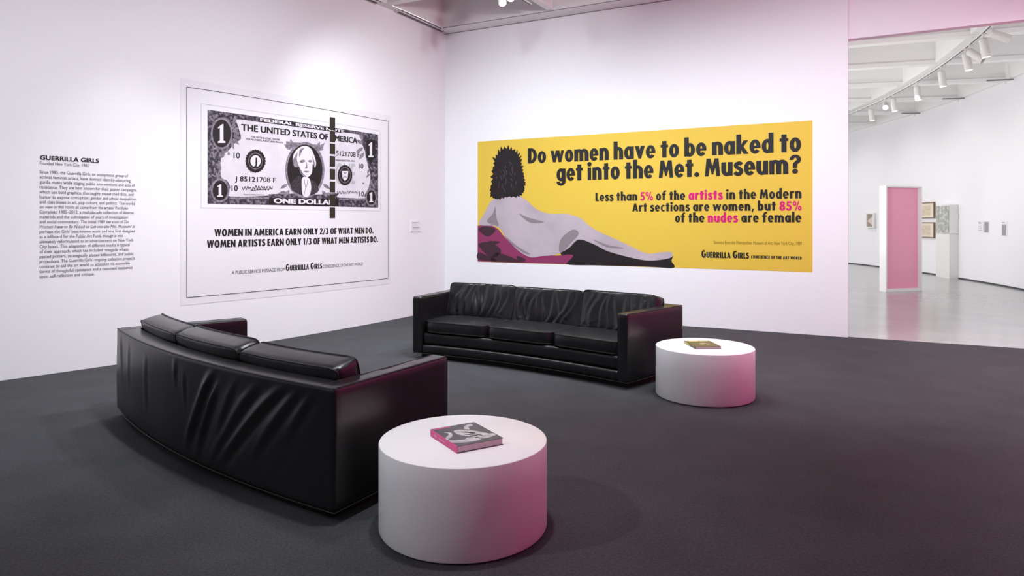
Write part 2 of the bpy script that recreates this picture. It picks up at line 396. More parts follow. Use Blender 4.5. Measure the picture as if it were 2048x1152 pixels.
# heavy condensed geometric face: every glyph is a set of overlapping bars, arcs and polygons (cap height 1)
def hv_glyphs():
    G = {}
    def bar(x0, y0, x1, y1): return [[(x0, y0), (x1, y0), (x1, y1), (x0, y1)]]
    def arc(cx, cy, RX, RY, rx, ry, a0=0, a1=360, n=None):
        n = n or max(4, int(abs(a1-a0)/15)); out = []
        P = lambda a, X, Y: (cx+X*math.cos(math.radians(a)), cy+Y*math.sin(math.radians(a)))
        for k in range(n):
            a = a0+(a1-a0)*k/n; c = a0+(a1-a0)*(k+1)/n
            out.append([P(a, rx, ry), P(a, RX, RY), P(c, RX, RY), P(c, rx, ry)])
        return out
    def pol(*p): return [list(p)]
    def dot(cx, cy, r): return [[(cx+r*math.cos(k*math.pi/8), cy+r*math.sin(k*math.pi/8)) for k in range(16)]]
    def path(pts, wd, n=5):
        sp = smooth_outline(pts, n, False); out = []; L = []; R_ = []
        for i, p in enumerate(sp):
            q0 = sp[max(i-1, 0)]; q1 = sp[min(i+1, len(sp)-1)]; dx, dy = q1[0]-q0[0], q1[1]-q0[1]; l = math.hypot(dx, dy) or 1
            L.append((p[0]-dy/l*wd/2, p[1]+dx/l*wd/2)); R_.append((p[0]+dy/l*wd/2, p[1]-dx/l*wd/2))
        for i in range(len(sp)-1): out.append([R_[i], R_[i+1], L[i+1], L[i]])
        return out
    s, X, A = 0.245, 0.76, 1.12
    bowl = lambda: arc(0.275, 0.38, 0.275, 0.40, 0.052, 0.205)
    arch = lambda o=0: arc(0.2875+o, 0.455, 0.2875, 0.325, 0.0425, 0.13, 0, 180)+bar(0.33+o, 0, 0.575+o, 0.46)
    G['o'] = (bowl(), 0.55); G['n'] = (bar(0, 0, s, X)+arch(), 0.57); G['h'] = (bar(0, 0, s, A)+arch(), 0.57)
    G['m'] = (bar(0, 0, s, X)+arch()+arch(0.33), 0.905)
    G['u'] = (bar(0, 0.3, s, X)+bar(0.33, 0, 0.575, X)+arc(0.2875, 0.305, 0.2875, 0.325, 0.0425, 0.13, 180, 360), 0.575)
    G['d'] = (bowl()+bar(0.335, 0, 0.575, A), 0.575); G['a'] = (bowl()+bar(0.335, 0, 0.575, X), 0.575)
    G['b'] = ([[(0.575-x, y) for x, y in q][::-1] for q in bowl()+bar(0.335, 0, 0.575, A)], 0.575)
    G['g'] = (bowl()+bar(0.335, -0.05, 0.575, X)+arc(0.285, -0.04, 0.29, 0.27, 0.08, 0.10, 185, 360), 0.575)
    G['e'] = (arc(0.275, 0.38, 0.275, 0.40, 0.058, 0.215, 0, 322)+bar(0.06, 0.30, 0.55, 0.42), 0.55)
    G['c'] = (arc(0.275, 0.38, 0.275, 0.40, 0.08, 0.235, 48, 312), 0.46)
    G['t'] = (bar(0.085, 0, 0.33, 0.98)+bar(0, 0.60, 0.415, X), 0.415)
    G['i'] = (bar(0.02, 0, 0.235, X)+dot(0.128, 0.97, 0.135), 0.255); G['l'] = (bar(0, 0, s, A), s); G['k'] = (bar(0, 0, s, A)+pol((0.17, 0.36), (0.38, 0), (0.63, 0), (0.36, 0.42))+pol((0.17, 0.36), (0.28, 0.30), (0.60, X), (0.36, X)), 0.61)
    G['r'] = (bar(0, 0, s, X)+arc(0.33, 0.44, 0.30, 0.34, 0.10, 0.14, 75, 165)+pol((0.33, 0.57), (0.42, 0.57), (0.42, 0.775), (0.33, 0.78)), 0.42)
    G['f'] = (bar(0.085, 0, 0.33, 0.84)+arc(0.38, 0.83, 0.28, 0.30, 0.065, 0.14, 90, 180)+bar(0.37, 0.97, 0.47, 1.13)+bar(0, 0.60, 0.43, X), 0.46)
    G['s'] = (path([(0.40, 0.60), (0.27, 0.685), (0.115, 0.60), (0.14, 0.475), (0.30, 0.36), (0.385, 0.24), (0.30, 0.09), (0.17, 0.075), (0.045, 0.175)], 0.20), 0.46)
    G['v'] = (pol((0, X), (0.235, X), (0.35, 0.28), (0.35, 0), (0.22, 0))+pol((0.58, X), (0.345, X), (0.23, 0.28), (0.23, 0), (0.36, 0)), 0.58)
    w1 = lambda o: pol((o, X), (o+0.215, X), (o+0.30, 0.30), (o+0.33, 0), (o+0.17, 0))+pol((o+0.52, X), (o+0.34, X), (o+0.25, 0.30), (o+0.19, 0), (o+0.34, 0))
    G['w'] = (w1(0)+w1(0.36), 0.88); G['y'] = G['v']
    G['.'] = (dot(0.13, 0.12, 0.135), 0.26); G[','] = (pol((0.02, -0.17), (0.13, -0.17), (0.27, 0.2), (0.07, 0.2)), 0.27)
    G['?'] = (arc(0.27, 0.76, 0.27, 0.26, 0.075, 0.10, -50, 185)+pol((0.16, 0.31), (0.36, 0.31), (0.36, 0.50), (0.45, 0.60), (0.32, 0.72), (0.16, 0.55))+dot(0.26, 0.13, 0.135), 0.54)
    # capitals and figures
    ring = lambda wd: arc(wd/2, 0.5, wd/2, 0.52, wd/2-0.245, 0.33)
    G['O'] = (ring(0.68), 0.68); G['D'] = (bar(0, 0, s, 1)+bar(0.1, 0, 0.24, 0.165)+bar(0.1, 0.835, 0.24, 1)+arc(0.22, 0.5, 0.40, 0.5, 0.155, 0.325, -90, 90), 0.62)
    G['M'] = (pol((0, 0), (0.20, 0), (0.27, 0.62), (0.27, 1), (0.09, 1))+pol((0.80, 0), (0.60, 0), (0.53, 0.62), (0.53, 1), (0.71, 1))+pol((0.12, 1), (0.29, 1), (0.43, 0.45), (0.43, 0.10), (0.36, 0.10))+pol((0.68, 1), (0.51, 1), (0.37, 0.45), (0.37, 0.10), (0.44, 0.10)), 0.80)
    G['L'] = (bar(0, 0, s, 1)+bar(0, 0, 0.42, 0.18), 0.42); G['E'] = (bar(0, 0, s, 1)+bar(0, 0, 0.44, 0.17)+bar(0, 0.83, 0.44, 1)+bar(0, 0.43, 0.42, 0.59), 0.45)
    G['F'] = (bar(0, 0, s, 1)+bar(0, 0.83, 0.43, 1)+bar(0, 0.43, 0.41, 0.59), 0.43); G['H'] = (bar(0, 0, s, 1)+bar(0.36, 0, 0.605, 1)+bar(0.1, 0.42, 0.45, 0.59), 0.605); G['I'] = (bar(0, 0, s, 1), s)
    G['T'] = (bar(0.14, 0, 0.385, 1)+bar(0, 0.82, 0.525, 1), 0.525); G['A'] = (pol((0, 0), (0.20, 0), (0.36, 0.72), (0.36, 1), (0.22, 1))+pol((0.66, 0), (0.455, 0), (0.30, 0.72), (0.30, 1), (0.44, 1))+bar(0.15, 0.17, 0.52, 0.32), 0.66)
    G['N'] = (bar(0, 0, 0.215, 1)+bar(0.42, 0, 0.635, 1)+pol((0, 1), (0.20, 1), (0.62, 0), (0.42, 0)), 0.62)
    G['R'] = (bar(0, 0, s, 1)+bar(0.1, 0.84, 0.26, 1)+bar(0.1, 0.40, 0.26, 0.55)+arc(0.25, 0.70, 0.30, 0.30, 0.075, 0.13, -90, 90)+pol((0.15, 0.46), (0.34, 0), (0.58, 0), (0.36, 0.48)), 0.57)
    G['C'] = (arc(0.33, 0.5, 0.33, 0.52, 0.088, 0.325, 52, 308), 0.55); G['G'] = (arc(0.34, 0.5, 0.34, 0.52, 0.092, 0.325, 48, 350)+bar(0.36, 0.38, 0.68, 0.53), 0.68)
    G['S'] = (path([(0.42, 0.83), (0.28, 0.915), (0.11, 0.80), (0.13, 0.62), (0.31, 0.47), (0.40, 0.31), (0.31, 0.11), (0.17, 0.09), (0.04, 0.21)], 0.225), 0.49)
    G['U'] = (bar(0, 0.32, s, 1)+bar(0.36, 0.32, 0.605, 1)+arc(0.3025, 0.33, 0.3025, 0.35, 0.0575, 0.15, 180, 360), 0.605)
    w2 = lambda o: pol((o, 1), (o+0.205, 1), (o+0.28, 0.42), (o+0.31, 0), (o+0.16, 0))+pol((o+0.50, 1), (o+0.33, 1), (o+0.24, 0.42), (o+0.18, 0), (o+0.32, 0))
    G['W'] = (w2(0)+w2(0.36), 0.86); G['Y'] = (pol((0, 1), (0.23, 1), (0.39, 0.55), (0.39, 0.40), (0.20, 0.40))+pol((0.60, 1), (0.37, 1), (0.21, 0.55), (0.21, 0.40), (0.40, 0.40))+bar(0.195, 0, 0.405, 0.45), 0.60)
    G['1'] = (bar(0.12, 0, 0.33, 1)+pol((0, 0.80), (0.14, 0.80), (0.22, 1), (0.10, 1)), 0.36); G['/'] = (pol((0, -0.08), (0.14, -0.08), (0.42, 1.06), (0.28, 1.06)), 0.42)
    G['2'] = (arc(0.25, 0.73, 0.25, 0.29, 0.05, 0.12, -10, 175)+pol((0, 0), (0.24, 0.17), (0.50, 0.64), (0.42, 0.74), (0.29, 0.68), (0, 0.12))+bar(0, 0, 0.51, 0.175), 0.51)
    G['3'] = (arc(0.22, 0.735, 0.26, 0.275, 0.06, 0.12, -70, 150)+arc(0.22, 0.28, 0.29, 0.30, 0.07, 0.125, -155, 72)+bar(0.16, 0.44, 0.34, 0.57), 0.51)
    G['5'] = (bar(0.06, 0.83, 0.47, 1)+pol((0.06, 1), (0.22, 1), (0.20, 0.50), (0.04, 0.46))+arc(0.22, 0.31, 0.29, 0.33, 0.08, 0.165, -155, 125), 0.51)
    G['8'] = (arc(0.27, 0.745, 0.245, 0.275, 0.07, 0.12)+arc(0.27, 0.28, 0.28, 0.30, 0.075, 0.13), 0.55)
    G['%'] = (arc(0.17, 0.76, 0.17, 0.26, 0.055, 0.11)+arc(0.65, 0.24, 0.17, 0.26, 0.055, 0.11)+pol((0.19, -0.02), (0.30, -0.02), (0.63, 1.02), (0.52, 1.02)), 0.82)
    return G
HV = None; LAY[:] = []                                            # thin layer of every vertex: overlapping strokes never lie in one plane
def heavy2d(body, word_mat=None, gap=0.055, space=0.24, caps=None):
    global HV
    HV = HV or hv_glyphs()
    mark = [0]*len(body)
    for wd in (word_mat or ()):
        i = body.find(wd)
        for k in range(i, i+len(wd)): mark[k] = 1
    x = 0; vs = []; fs = []; mi = []; LAY.clear(); nl = 0
    for ch, mk in zip(body, mark):
        if ch == ' ': x += space; continue
        k = 1.0
        if caps and ch.islower(): ch = ch.upper(); k = caps
        polys, wd = HV[ch]
        for q in polys:
            o = len(vs); vs += [(x+px*k, py*k) for px, py in q]; LAY.extend([nl % 31]*len(q)); nl += 1
            for j in range(1, len(q)-1): fs.append((o, o+j, o+j+1)); mi.append(mk)
        x += wd*k+gap
    return vs, fs, mi

def lettering(mb, wallp, body, a, c, cap, off=0.004, heavy=False, only=None, **kw):
    """put body between wall points a=(s0,z0) and c=(s1,z1) on their baselines, cap height in metres"""
    (vs, fs, mi), lay = (heavy2d(body, **kw), LAY[:]) if heavy else (text2d(body, **kw), LAY[:])
    x0 = min(x for x, y in vs); x1 = max(x for x, y in vs); k = (c[0]-a[0])/(x1-x0)
    o = len(mb.v)
    for i, (x, y) in enumerate(vs):
        t = (x-x0)/(x1-x0); dz = lay[i]*0.00003 if lay else 0
        mb.v.append(tuple(wallp(a[0]+(x-x0)*k, a[1]+(c[1]-a[1])*t+y*cap, off+dz)))
    for f, m in zip(fs, mi):
        if only is None or m == only: mb.f.append(tuple(i+o for i in f)); mb.mi.append(m)
def polyfill(mb, pts, fn, mi=0, step=45):
    """fill a 2D outline; fn maps (x, y) -> 3D"""
    bm = bmesh.new(); vs = [bm.verts.new((p[0], p[1], 0)) for p in pts]
    f = bm.faces.new(vs)
    x0 = min(p[0] for p in pts); x1 = max(p[0] for p in pts)
    if x1-x0 > 2*step:                                   # cut into strips so that the print follows a curved wall
        for k in range(1, int((x1-x0)/step)+1):
            bmesh.ops.bisect_plane(bm, geom=list(bm.verts)+list(bm.edges)+list(bm.faces), plane_co=(x0+k*step, 0, 0), plane_no=(1, 0, 0))
    bmesh.ops.triangulate(bm, faces=list(bm.faces), ngon_method='BEAUTY'); bm.verts.index_update()
    mb.add([fn(v.co.x, v.co.y) for v in bm.verts], [tuple(v.index for v in q.verts) for q in bm.faces], mi); bm.free()
def smooth_outline(pts, n=6, closed=True):
    out = []; m = len(pts)
    for i in range(m if closed else m-1):
        p0, p1, p2, p3 = (pts[(i-1) % m], pts[i], pts[(i+1) % m], pts[(i+2) % m])
        if not closed: p0 = pts[max(i-1, 0)]; p3 = pts[min(i+2, m-1)]
        for k in range(n):
            t = k/n
            out.append(tuple(0.5*((2*p1[d])+(-p0[d]+p2[d])*t+(2*p0[d]-5*p1[d]+4*p2[d]-p3[d])*t*t+(-p0[d]+3*p1[d]-3*p2[d]+p3[d])*t**3) for d in (0, 1)))
    if not closed: out.append(pts[-1])
    return out
def ell(cx, cy, rx, ry, n=40, a0=0, a1=2*math.pi, scal=0, nsc=0):
    return [(cx+rx*(1+scal*math.cos(nsc*t))*math.cos(t), cy+ry*(1+scal*math.cos(nsc*t))*math.sin(t)) for t in [a0+(a1-a0)*k/n for k in range(n)]]
def band(mb, wallp, p, q, th, off, n=1):
    """thin straight line on a wall between two (s,z) points"""
    L = math.hypot(q[0]-p[0], q[1]-p[1]); nx, nz = -(q[1]-p[1])/L*th/2, (q[0]-p[0])/L*th/2
    mb.grid(lambda u, v: wallp(p[0]+(q[0]-p[0])*u+nx*(2*v-1), p[1]+(q[1]-p[1])*u+nz*(2*v-1), off), n, 1)
def stroke(mb, pts, fn, wd):
    """ribbon along a polyline given in 2D, mapped by fn"""
    for (p, q) in zip(pts[:-1], pts[1:]):
        L = math.hypot(q[0]-p[0], q[1]-p[1]) or 1; nx, ny = -(q[1]-p[1])/L*wd/2, (q[0]-p[0])/L*wd/2
        mb.add([fn(p[0]+nx, p[1]+ny), fn(q[0]+nx, q[1]+ny), fn(q[0]-nx, q[1]-ny), fn(p[0]-nx, p[1]-ny)], [(0, 1, 2, 3)])

def place(o, at):
    """move a freshly built mesh's origin to a point, geometry stays put"""
    at = Vector(at); o.data.transform(Matrix.Translation(-at)); o.location = at; return o
def adopt(t):
    for ch in list(t.children):
        ch.data.transform(Matrix.Translation(-Vector(t.location)))

# --- introductory text on the left wall
t = thing('wall_text', 'long introductory paragraph in small grey letters under a bold heading on the left wall', 'wall text', tuple(lwp(lw(170, 430)[0], lw(170, 430)[1], 0.003)))
m = MB(); cap = lw(79.7, 310.0)[1]-lw(79.7, 319.0)[1]
zb = lw(79.7, 319.2)[1]
lettering(m, lwp, 'GUERRILLA GIRLS', (lw(79.7, 0)[0], zb), (lw(197.9, 0)[0], zb), cap, bold=BOLD, spacing=1.05)
m.build('heading', M['black'], t, weld='flat')
m = MB(); zb = lw(79.7, 329.0)[1]
lettering(m, lwp, 'Founded New York City, 1985', (lw(79.7, 0)[0], zb), (lw(177.2, 0)[0], zb), cap*0.70)
m.build('subheading', M['grey'], t, weld='flat')
body = ['Since 1985, the Guerrilla Girls, an anonymous group of', 'activist feminist artists, have donned identity-obscuring', 'gorilla masks while staging public interventions and acts of',
        'resistance. They are best known for their poster campaigns,', 'which use bold graphics, thoroughly researched data, and', 'humor to expose corruption, gender and ethnic inequalities,',
        'and class biases in art, pop culture, and politics. The works', "on view in this room all come from the artists' Portfolio", 'Compleat: 1985\u20132012, a multidecade collection of diverse',
        'materials and the culmination of years of investigation', 'and social commentary. The initial 1989 iteration of Do', 'Women Have to Be Naked to Get into the Met. Museum? is',
        "perhaps the Girls' best-known work and was first designed", 'as a billboard for the Public Art Fund, though it was', 'ultimately reformulated as an advertisement on New York',
        'City buses. This adaptation of different media is typical', 'of their approach, which has included renegade wheat-', 'pasted posters, strategically placed billboards, and public',
        "projections. The Guerrilla Girls' ongoing collective projects", 'continue to call the art world to attention via accessible', 'forms of thoughtful resistance and a reasoned insistence', 'upon self-reflection and critique.']
ends = [868, 884, 913, 927, 904, 925, 913, 867, 905, 867, 872, 912, 914, 833, 904, 878, 876, 904, 913, 880, 898, 640]
m = MB(); z0, z1 = lw(79, 346.6)[1], lw(79, 556.0)[1]
for i, (ln, e) in enumerate(zip(body, ends)):
    zb = z0+(z1-z0)*i/21
    lettering(m, lwp, ln, (lw(79.2, 0)[0], zb), (lw(e/3.389, 0)[0], zb), cap*0.70, shear=0.25 if i == 11 else 0.0)
m.build('paragraph', M['grey'], t, weld='flat')
adopt(t)

# --- banknote poster on the left wall
Lz = lambda s, z, off=0.0: lwp(s, z, off)
def rect_on(mb, wallp, s0_, s1_, za, zc, off, n=12, mi=0):
    mb.grid(lambda u, v: wallp(s0_+(s1_-s0_)*u, za+(zc-za)*v, off), n, 1, mi)
sL, sR = lw(361, 444)[0], lw(780.8, 444)[0]
zT = (lw(361, 157)[1]+lw(780.8, 231.5)[1])/2; zB = (lw(361, 609)[1]+lw(780.8, 569)[1])/2
t = thing('banknote_poster', 'pale grey wall poster with a banknote cut by a dashed black bar', 'poster', tuple(lwp((sL+sR)/2, (zT+zB)/2, 0.002)))
m = MB(); rect_on(m, lwp, sL, sR, zB, zT, 0.002, 24); m.build('backing_sheet', M['poster'], t, weld='flat')
def frame_line(nm, xa, xb, zt, zb_, th, mtl):
    m = MB(); a, c = lw(xa, 444)[0], lw(xb, 444)[0]
    band(m, lwp, (a, zt), (c, zt), th, 0.0035, 20); band(m, lwp, (a, zb_), (c, zb_), th, 0.0035, 20)
    band(m, lwp, (a, zb_), (a, zt), th, 0.0035); band(m, lwp, (c, zb_), (c, zt), th, 0.0035)
    m.build(nm, mtl, t, weld='flat')
frame_line('border_line', 373.3, 776, (lw(373.3, 175)[1]+lw(776, 241.8)[1])/2, (lw(373.3, 594.4)[1]+lw(776, 557.5)[1])/2, 0.007, M['black'])
frame_line('inner_border_line', 402, 760, (lw(402, 208)[1]+lw(760, 261.5)[1])/2, (lw(402.3, 415.6)[1]+lw(760, 422.2)[1])/2, 0.0045, M['lightgrey'])
# the note itself is laid out in the coordinates n(x, y) of its own sheet
nS0, nS1 = lw(415, 444)[0], lw(755.8, 444)[0]
nZ1 = (lw(415, 220.4)[1]+lw(755.8, 268.6)[1])/2; nZ0 = (lw(415.6, 407.3)[1]+lw(755.6, 415)[1])/2
def nxy(zx, zy):                                        # sketch coordinates -> (s, z)
    return lw(350+zx/4.267, 150+zy/4.267)
def nfn(off): return lambda zx, zy: lwp(*nxy(zx, zy), off)
m = MB(); rect_on(m, lwp, nS0, nS1, nZ0, nZ1, 0.0045, 20); note = m.build('banknote_picture', M['notedk'], t, weld='flat')
m = MB()
polyfill(m, smooth_outline([(528, 378), (700, 400), (1000, 436), (1300, 475), (1580, 512), (1585, 570), (1615, 640), (1625, 700), (1645, 780), (1665, 860), (1650, 960), (1612, 1030), (1612, 1052), (1390, 1045), (1385, 1010), (1200, 1020), (1000, 1012), (800, 1018), (780, 1030), (462, 1035), (470, 960), (440, 900), (392, 870), (392, 700), (450, 650), (500, 590), (560, 545), (545, 470), (530, 420)], 4), nfn(0.006))
m.build('paper_field', M['note'], note, weld='flat')
def ink(nm, pts, off): m = MB(); polyfill(m, pts, nfn(off)); return m.build(nm, M['black'], note, weld='flat')
ink('top_banner', [(708, 362), (1448, 466), (1448, 498), (708, 400)], 0.0075); ink('bottom_banner', [(800, 1046), (1395, 1056), (1390, 1118), (800, 1104)], 0.0075)
ink('portrait_oval', ell(1105, 812, 150, 218, 48), 0.0085)
ink('seal', ell(684, 735, 86, 98, 96, scal=0.035, nsc=24), 0.0075); ink('seal', ell(1447, 855, 62, 87, 96, scal=0.02, nsc=24), 0.0075)
for (cx, cy, rx, ry) in ((395, 500, 78, 118), (382, 985, 62, 84), (1671, 1045, 37, 62)): ink('corner_disc', ell(cx, cy, rx, ry, 32), 0.0088)
ink('corner_shield', [(1632, 560), (1670, 545), (1706, 565), (1706, 690), (1668, 760), (1632, 690)], 0.0088)
m = MB()                                                # grey engraved scrolls, wreath and leaves
def ringshape(cx, cy, rx, ry, th, off, n=40):
    o_ = ell(cx, cy, rx, ry, n); i_ = ell(cx, cy, rx-th, ry-th*1.2, n); fn = nfn(off)
    for k in range(n): m.add([fn(*o_[k]), fn(*o_[(k+1) % n]), fn(*i_[(k+1) % n]), fn(*i_[k])], [(0, 1, 2, 3)])
ringshape(1105, 812, 168, 240, 20, 0.008)
for (cx, cy, rx, ry) in ((395, 500, 92, 138), (382, 985, 80, 104), (1671, 1045, 48, 78)): ringshape(cx, cy, rx, ry, 16, 0.008)
ringshape(684, 735, 62, 71, 5, 0.0082); ringshape(1447, 855, 48, 68, 4, 0.0082)
def leaf(x, y, L, a, wd=0.3, off=0.0078):
    c, s_ = math.cos(a), math.sin(a)
    pts = [(0, 0), (0.3, wd*.5), (0.6, wd*.45), (1, 0), (0.6, -wd*.45), (0.3, -wd*.5)]
    polyfill(m, [(x+L*(px*c-py*s_), y+L*(px*s_+py*c)) for px, py in pts], nfn(off))
for (x, y, a) in ((480, 470, -1.2), (485, 490, -0.7), (490, 520, 0.3), (490, 540, 0.8), (480, 560, 1.3), (505, 420, -1.5), (330, 380, -1.9), (350, 372, -1.4), (310, 400, -2.4),
                  (330, 700, -1.2), (325, 720, -1.9), (340, 760, 0.4), (330, 790, 1.6), (345, 830, 1.2), (310, 690, -2.2), (372, 690, -0.6),
                  (1600, 560, -2.0), (1605, 590, -2.6), (1605, 620, 2.6), (1612, 660, 2.2), (1655, 800, 1.9), (1660, 840, 2.3), (1690, 830, 1.0), (1670, 890, 1.6), (1690, 780, 0.6), (1665, 940, 1.9), (1690, 930, 1.1),
                  (960, 930, 2.6), (975, 980, 2.2), (950, 1000, 3.0), (1260, 930, 0.6), (1250, 985, 0.9), (1280, 1010, 0.2), (985, 640, -2.4), (1000, 620, -1.8), (1225, 640, -0.9), (1205, 640, -1.2)):
    leaf(min(max(x, 335), 1682), y, 78 if 350 < x < 1640 else 50, a, 0.36)
stroke(m, smooth_outline([(300, 640), (380, 620), (415, 680), (385, 700), (380, 660)], 6, False), nfn(0.0079), 14)
stroke(m, smooth_outline([(310, 850), (350, 862), (385, 800), (370, 730)], 6, False), nfn(0.0079), 14)
stroke(m, [(460, 1052), (800, 1050)], nfn(0.0079), 16); stroke(m, [(1395, 1060), (1620, 1066)], nfn(0.0079), 12)
polyfill(m, [(945, 566), (1258, 600), (1262, 640), (1180, 660), (1020, 640), (945, 612)], nfn(0.0076))
m.build('engraved_ornament', M['notemid'], note, weld='flat')
m = MB()                                                # plain seated bust: light hair and face, dark coat
fn = nfn(0.0092)
polyfill(m, smooth_outline([(1000, 730), (1012, 670), (1050, 625), (1105, 605), (1155, 628), (1185, 690), (1200, 750), (1190, 790), (1172, 760), (1165, 830), (1140, 865), (1110, 868), (1075, 830), (1050, 780), (1020, 785)], 5), fn)
polyfill(m, smooth_outline([(1085, 875), (1140, 880), (1158, 960), (1140, 1030), (1090, 1030), (1078, 950)], 5), fn)
for (cx, cy, r) in ((684, 735, 1),): polyfill(m, ell(684, 735, 44, 50, 32), fn)
polyfill(m, [(1420, 820), (1475, 820), (1470, 880), (1447, 905), (1425, 880)], fn)
def one(cx, cy, h, wd):                                 # slab-serif numeral one
    polyfill(m, [(cx-wd*.9, cy+h/2), (cx-wd*.9, cy+h*.42), (cx-wd*.42, cy+h*.38), (cx-wd*.42, cy-h*.3), (cx-wd*.85, cy-h*.26), (cx-wd*.85, cy-h*.33), (cx+wd*.1, cy-h*.5), (cx+wd*.42, cy-h*.5), (cx+wd*.42, cy+h*.38), (cx+wd*.9, cy+h*.42), (cx+wd*.9, cy+h/2)], fn)
one(395, 500, 160, 36); one(381, 985, 108, 28); one(1668, 637, 128, 24); one(1671, 1043, 84, 20)
m.build('white_ink', M['noteln'], note, weld='flat')
m = MB(); fn = nfn(0.0098)
for q in ([(1062, 735), (1090, 722), (1108, 735), (1090, 748), (1068, 748)], [(1132, 735), (1152, 724), (1166, 736), (1152, 748)], [(1118, 740), (1126, 790), (1112, 800), (1104, 794), (1116, 780)], [(1092, 822), (1120, 818), (1142, 824), (1120, 834)],
          [(1000, 735), (1020, 690), (1042, 660), (1036, 720), (1050, 780), (1022, 782)], [(1050, 770), (1066, 800), (1090, 842), (1118, 866), (1100, 868), (1068, 838)], [(1168, 690), (1186, 740), (1186, 780), (1176, 760)], [(1060, 640), (1100, 622), (1080, 650), (1058, 700)]
          ):
    polyfill(m, smooth_outline(q, 4), fn)
polyfill(m, [(1433, 832), (1462, 832), (1448, 850)], fn); stroke(m, [(1430, 880), (1447, 860), (1465, 880)], fn, 6)
stroke(m, [(1098, 890), (1110, 960), (1100, 1020)], fn, 4); stroke(m, [(1128, 890), (1120, 960)], fn, 4)
m.build('grey_ink', M['notemid'], note, weld='flat')
m = MB()
for q in ([(985, 930), (1050, 862), (1082, 900), (1078, 1000), (1060, 1018), (1000, 985)], [(1158, 895), (1200, 925), (1222, 985), (1185, 1015), (1140, 1022), (1158, 960)]):
    polyfill(m, smooth_outline(q, 4), nfn(0.0091))
m.build('dark_grey_ink', M['notecoat'], note, weld='flat')
def nt_text(mb, body, x0, y0, x1, y1, capz, off, **kw):
    a = nxy(x0, y0); c = nxy(x1, y1); h = nxy(x0, y0-capz)[1]-a[1]
    za = (a[1]+c[1])/2
    lettering(mb, lwp, body, a, c, h, off, **kw)
m = MB()
nt_text(m, 'THE UNITED STATES OF AMERICA', 562, 473, 1552, 585, 56, 0.0085, bold=(0.06, 0.02, 4, 2))
nt_text(m, 'THIS NOTE IS LEGAL TENDER', 645, 535, 890, 560, 15, 0.0085, bold=SEMI); nt_text(m, 'FOR ALL DEBTS, PUBLIC AND PRIVATE', 605, 553, 920, 586, 15, 0.0085, bold=SEMI)
nt_text(m, 'B', 447, 681, 465, 682, 22, 0.0085); nt_text(m, '10', 497, 710, 550, 713, 50, 0.0085, bold=SEMI); nt_text(m, '10', 480, 990, 533, 990, 48, 0.0085, bold=SEMI)
nt_text(m, '10', 1565, 798, 1604, 800, 42, 0.0085, bold=SEMI); nt_text(m, '10', 1570, 1035, 1609, 1036, 42, 0.0085, bold=SEMI)
nt_text(m, 'J 85121708 F', 508, 905, 857, 917, 42, 0.0085, bold=SEMI); nt_text(m, '5121708 F', 1372, 688, 1572, 702, 42, 0.0085, bold=SEMI)
nt_text(m, 'WASHINGTON, D.C.', 1366, 735, 1533, 742, 16, 0.0085, bold=SEMI); nt_text(m, 'J', 672, 766, 697, 766, 60, 0.0102, bold=BOLD)
nt_text(m, 'Treasurer of the United States.', 580, 1024, 765, 1028, 12, 0.0085); nt_text(m, 'Secretary of the Treasury.', 1418, 1054, 1535, 1058, 11, 0.0085)
nt_text(m, 'B', 1598, 930, 1612, 931, 12, 0.0085)
fn = nfn(0.0085)
def squiggle(x0, x1, y, amp, n, seed):
    r = random.Random(seed); return smooth_outline([(x0+(x1-x0)*k/n, y+(amp if k % 2 else -amp)*r.uniform(.3, 1)) for k in range(n+1)], 4, False)
stroke(m, squiggle(570, 830, 965, 22, 22, 3), fn, 5); stroke(m, [(640, 985), (830, 972)], fn, 4); stroke(m, squiggle(1380, 1560, 1002, 14, 16, 5), fn, 4)
m.build('printed_numbers', M['black'], note, weld='flat')
m = MB(); nt_text(m, 'FEDERAL RESERVE NOTE', 722, 394, 1442, 493, 26, 0.0095, bold=(0.07, 0.03, 4, 2)); nt_text(m, 'ONE DOLLAR', 838, 1094, 1358, 1108, 44, 0.0095, bold=(0.08, 0.03, 4, 2))
m.build('white_lettering', M['noteln'], note, weld='flat')
m = MB(); nt_text(m, 'ONE', 1366, 930, 1536, 930, 180, 0.0068, bold=(0.05, 0.02, 3, 2)); m.build('pale_lettering', M['lightgrey'], note, weld='flat')
m = MB(); a, c = lw(658.7, 444)[0], lw(669.2, 444)[0]
for (ya, yb) in ((234.8, 260.5), (262.8, 284), (287.5, 308.2), (312.2, 333.3), (338, 358.8), (363, 384.6), (389, 411.2), (414.5, 435.6)):
    rect_on(m, lwp, a, c, lw(664, yb)[1], lw(664, ya)[1], 0.011, 1)
m.build('dashed_bar', M['dash'], t, weld='flat')
m = MB()
def l_text(mb, body, x0, y0, x1, y1, capy, wallp=lwp, wf=lw, off=0.004, **kw):
    a = wf(x0, y0); c = wf(x1, y1); z = (a[1]+c[1])/2
    lettering(mb, wallp, body, (a[0], z), (c[0], z), wf(x0, capy)[1]-a[1], off, **kw)
l_text(m, 'WOMEN IN AMERICA EARN ONLY 2/3 OF WHAT MEN DO.', 428.5, 471.7, 746.6, 467.2, 457.3, heavy=True)
l_text(m, 'WOMEN ARTISTS EARN ONLY 1/3 OF WHAT MEN ARTISTS DO.', 413.6, 494.5, 755.6, 485, 479.6, heavy=True)
m.build('slogan_lettering', M['black'], t, weld='flat')
m = MB()
l_text(m, 'A PUBLIC SERVICE MESSAGE FROM', 463.2, 548.5, 569.8, 542, 541.6)
l_text(m, 'CONSCIENCE OF THE ART WORLD', 645.6, 536, 725.4, 530.5, 529.8)
m.build('thin_lettering', M['black'], t, weld='flat')
m = MB(); l_text(m, 'Guerrilla Girls', 571.1, 541.4, 643.8, 537.4, 527.6, heavy=True, caps=0.78)
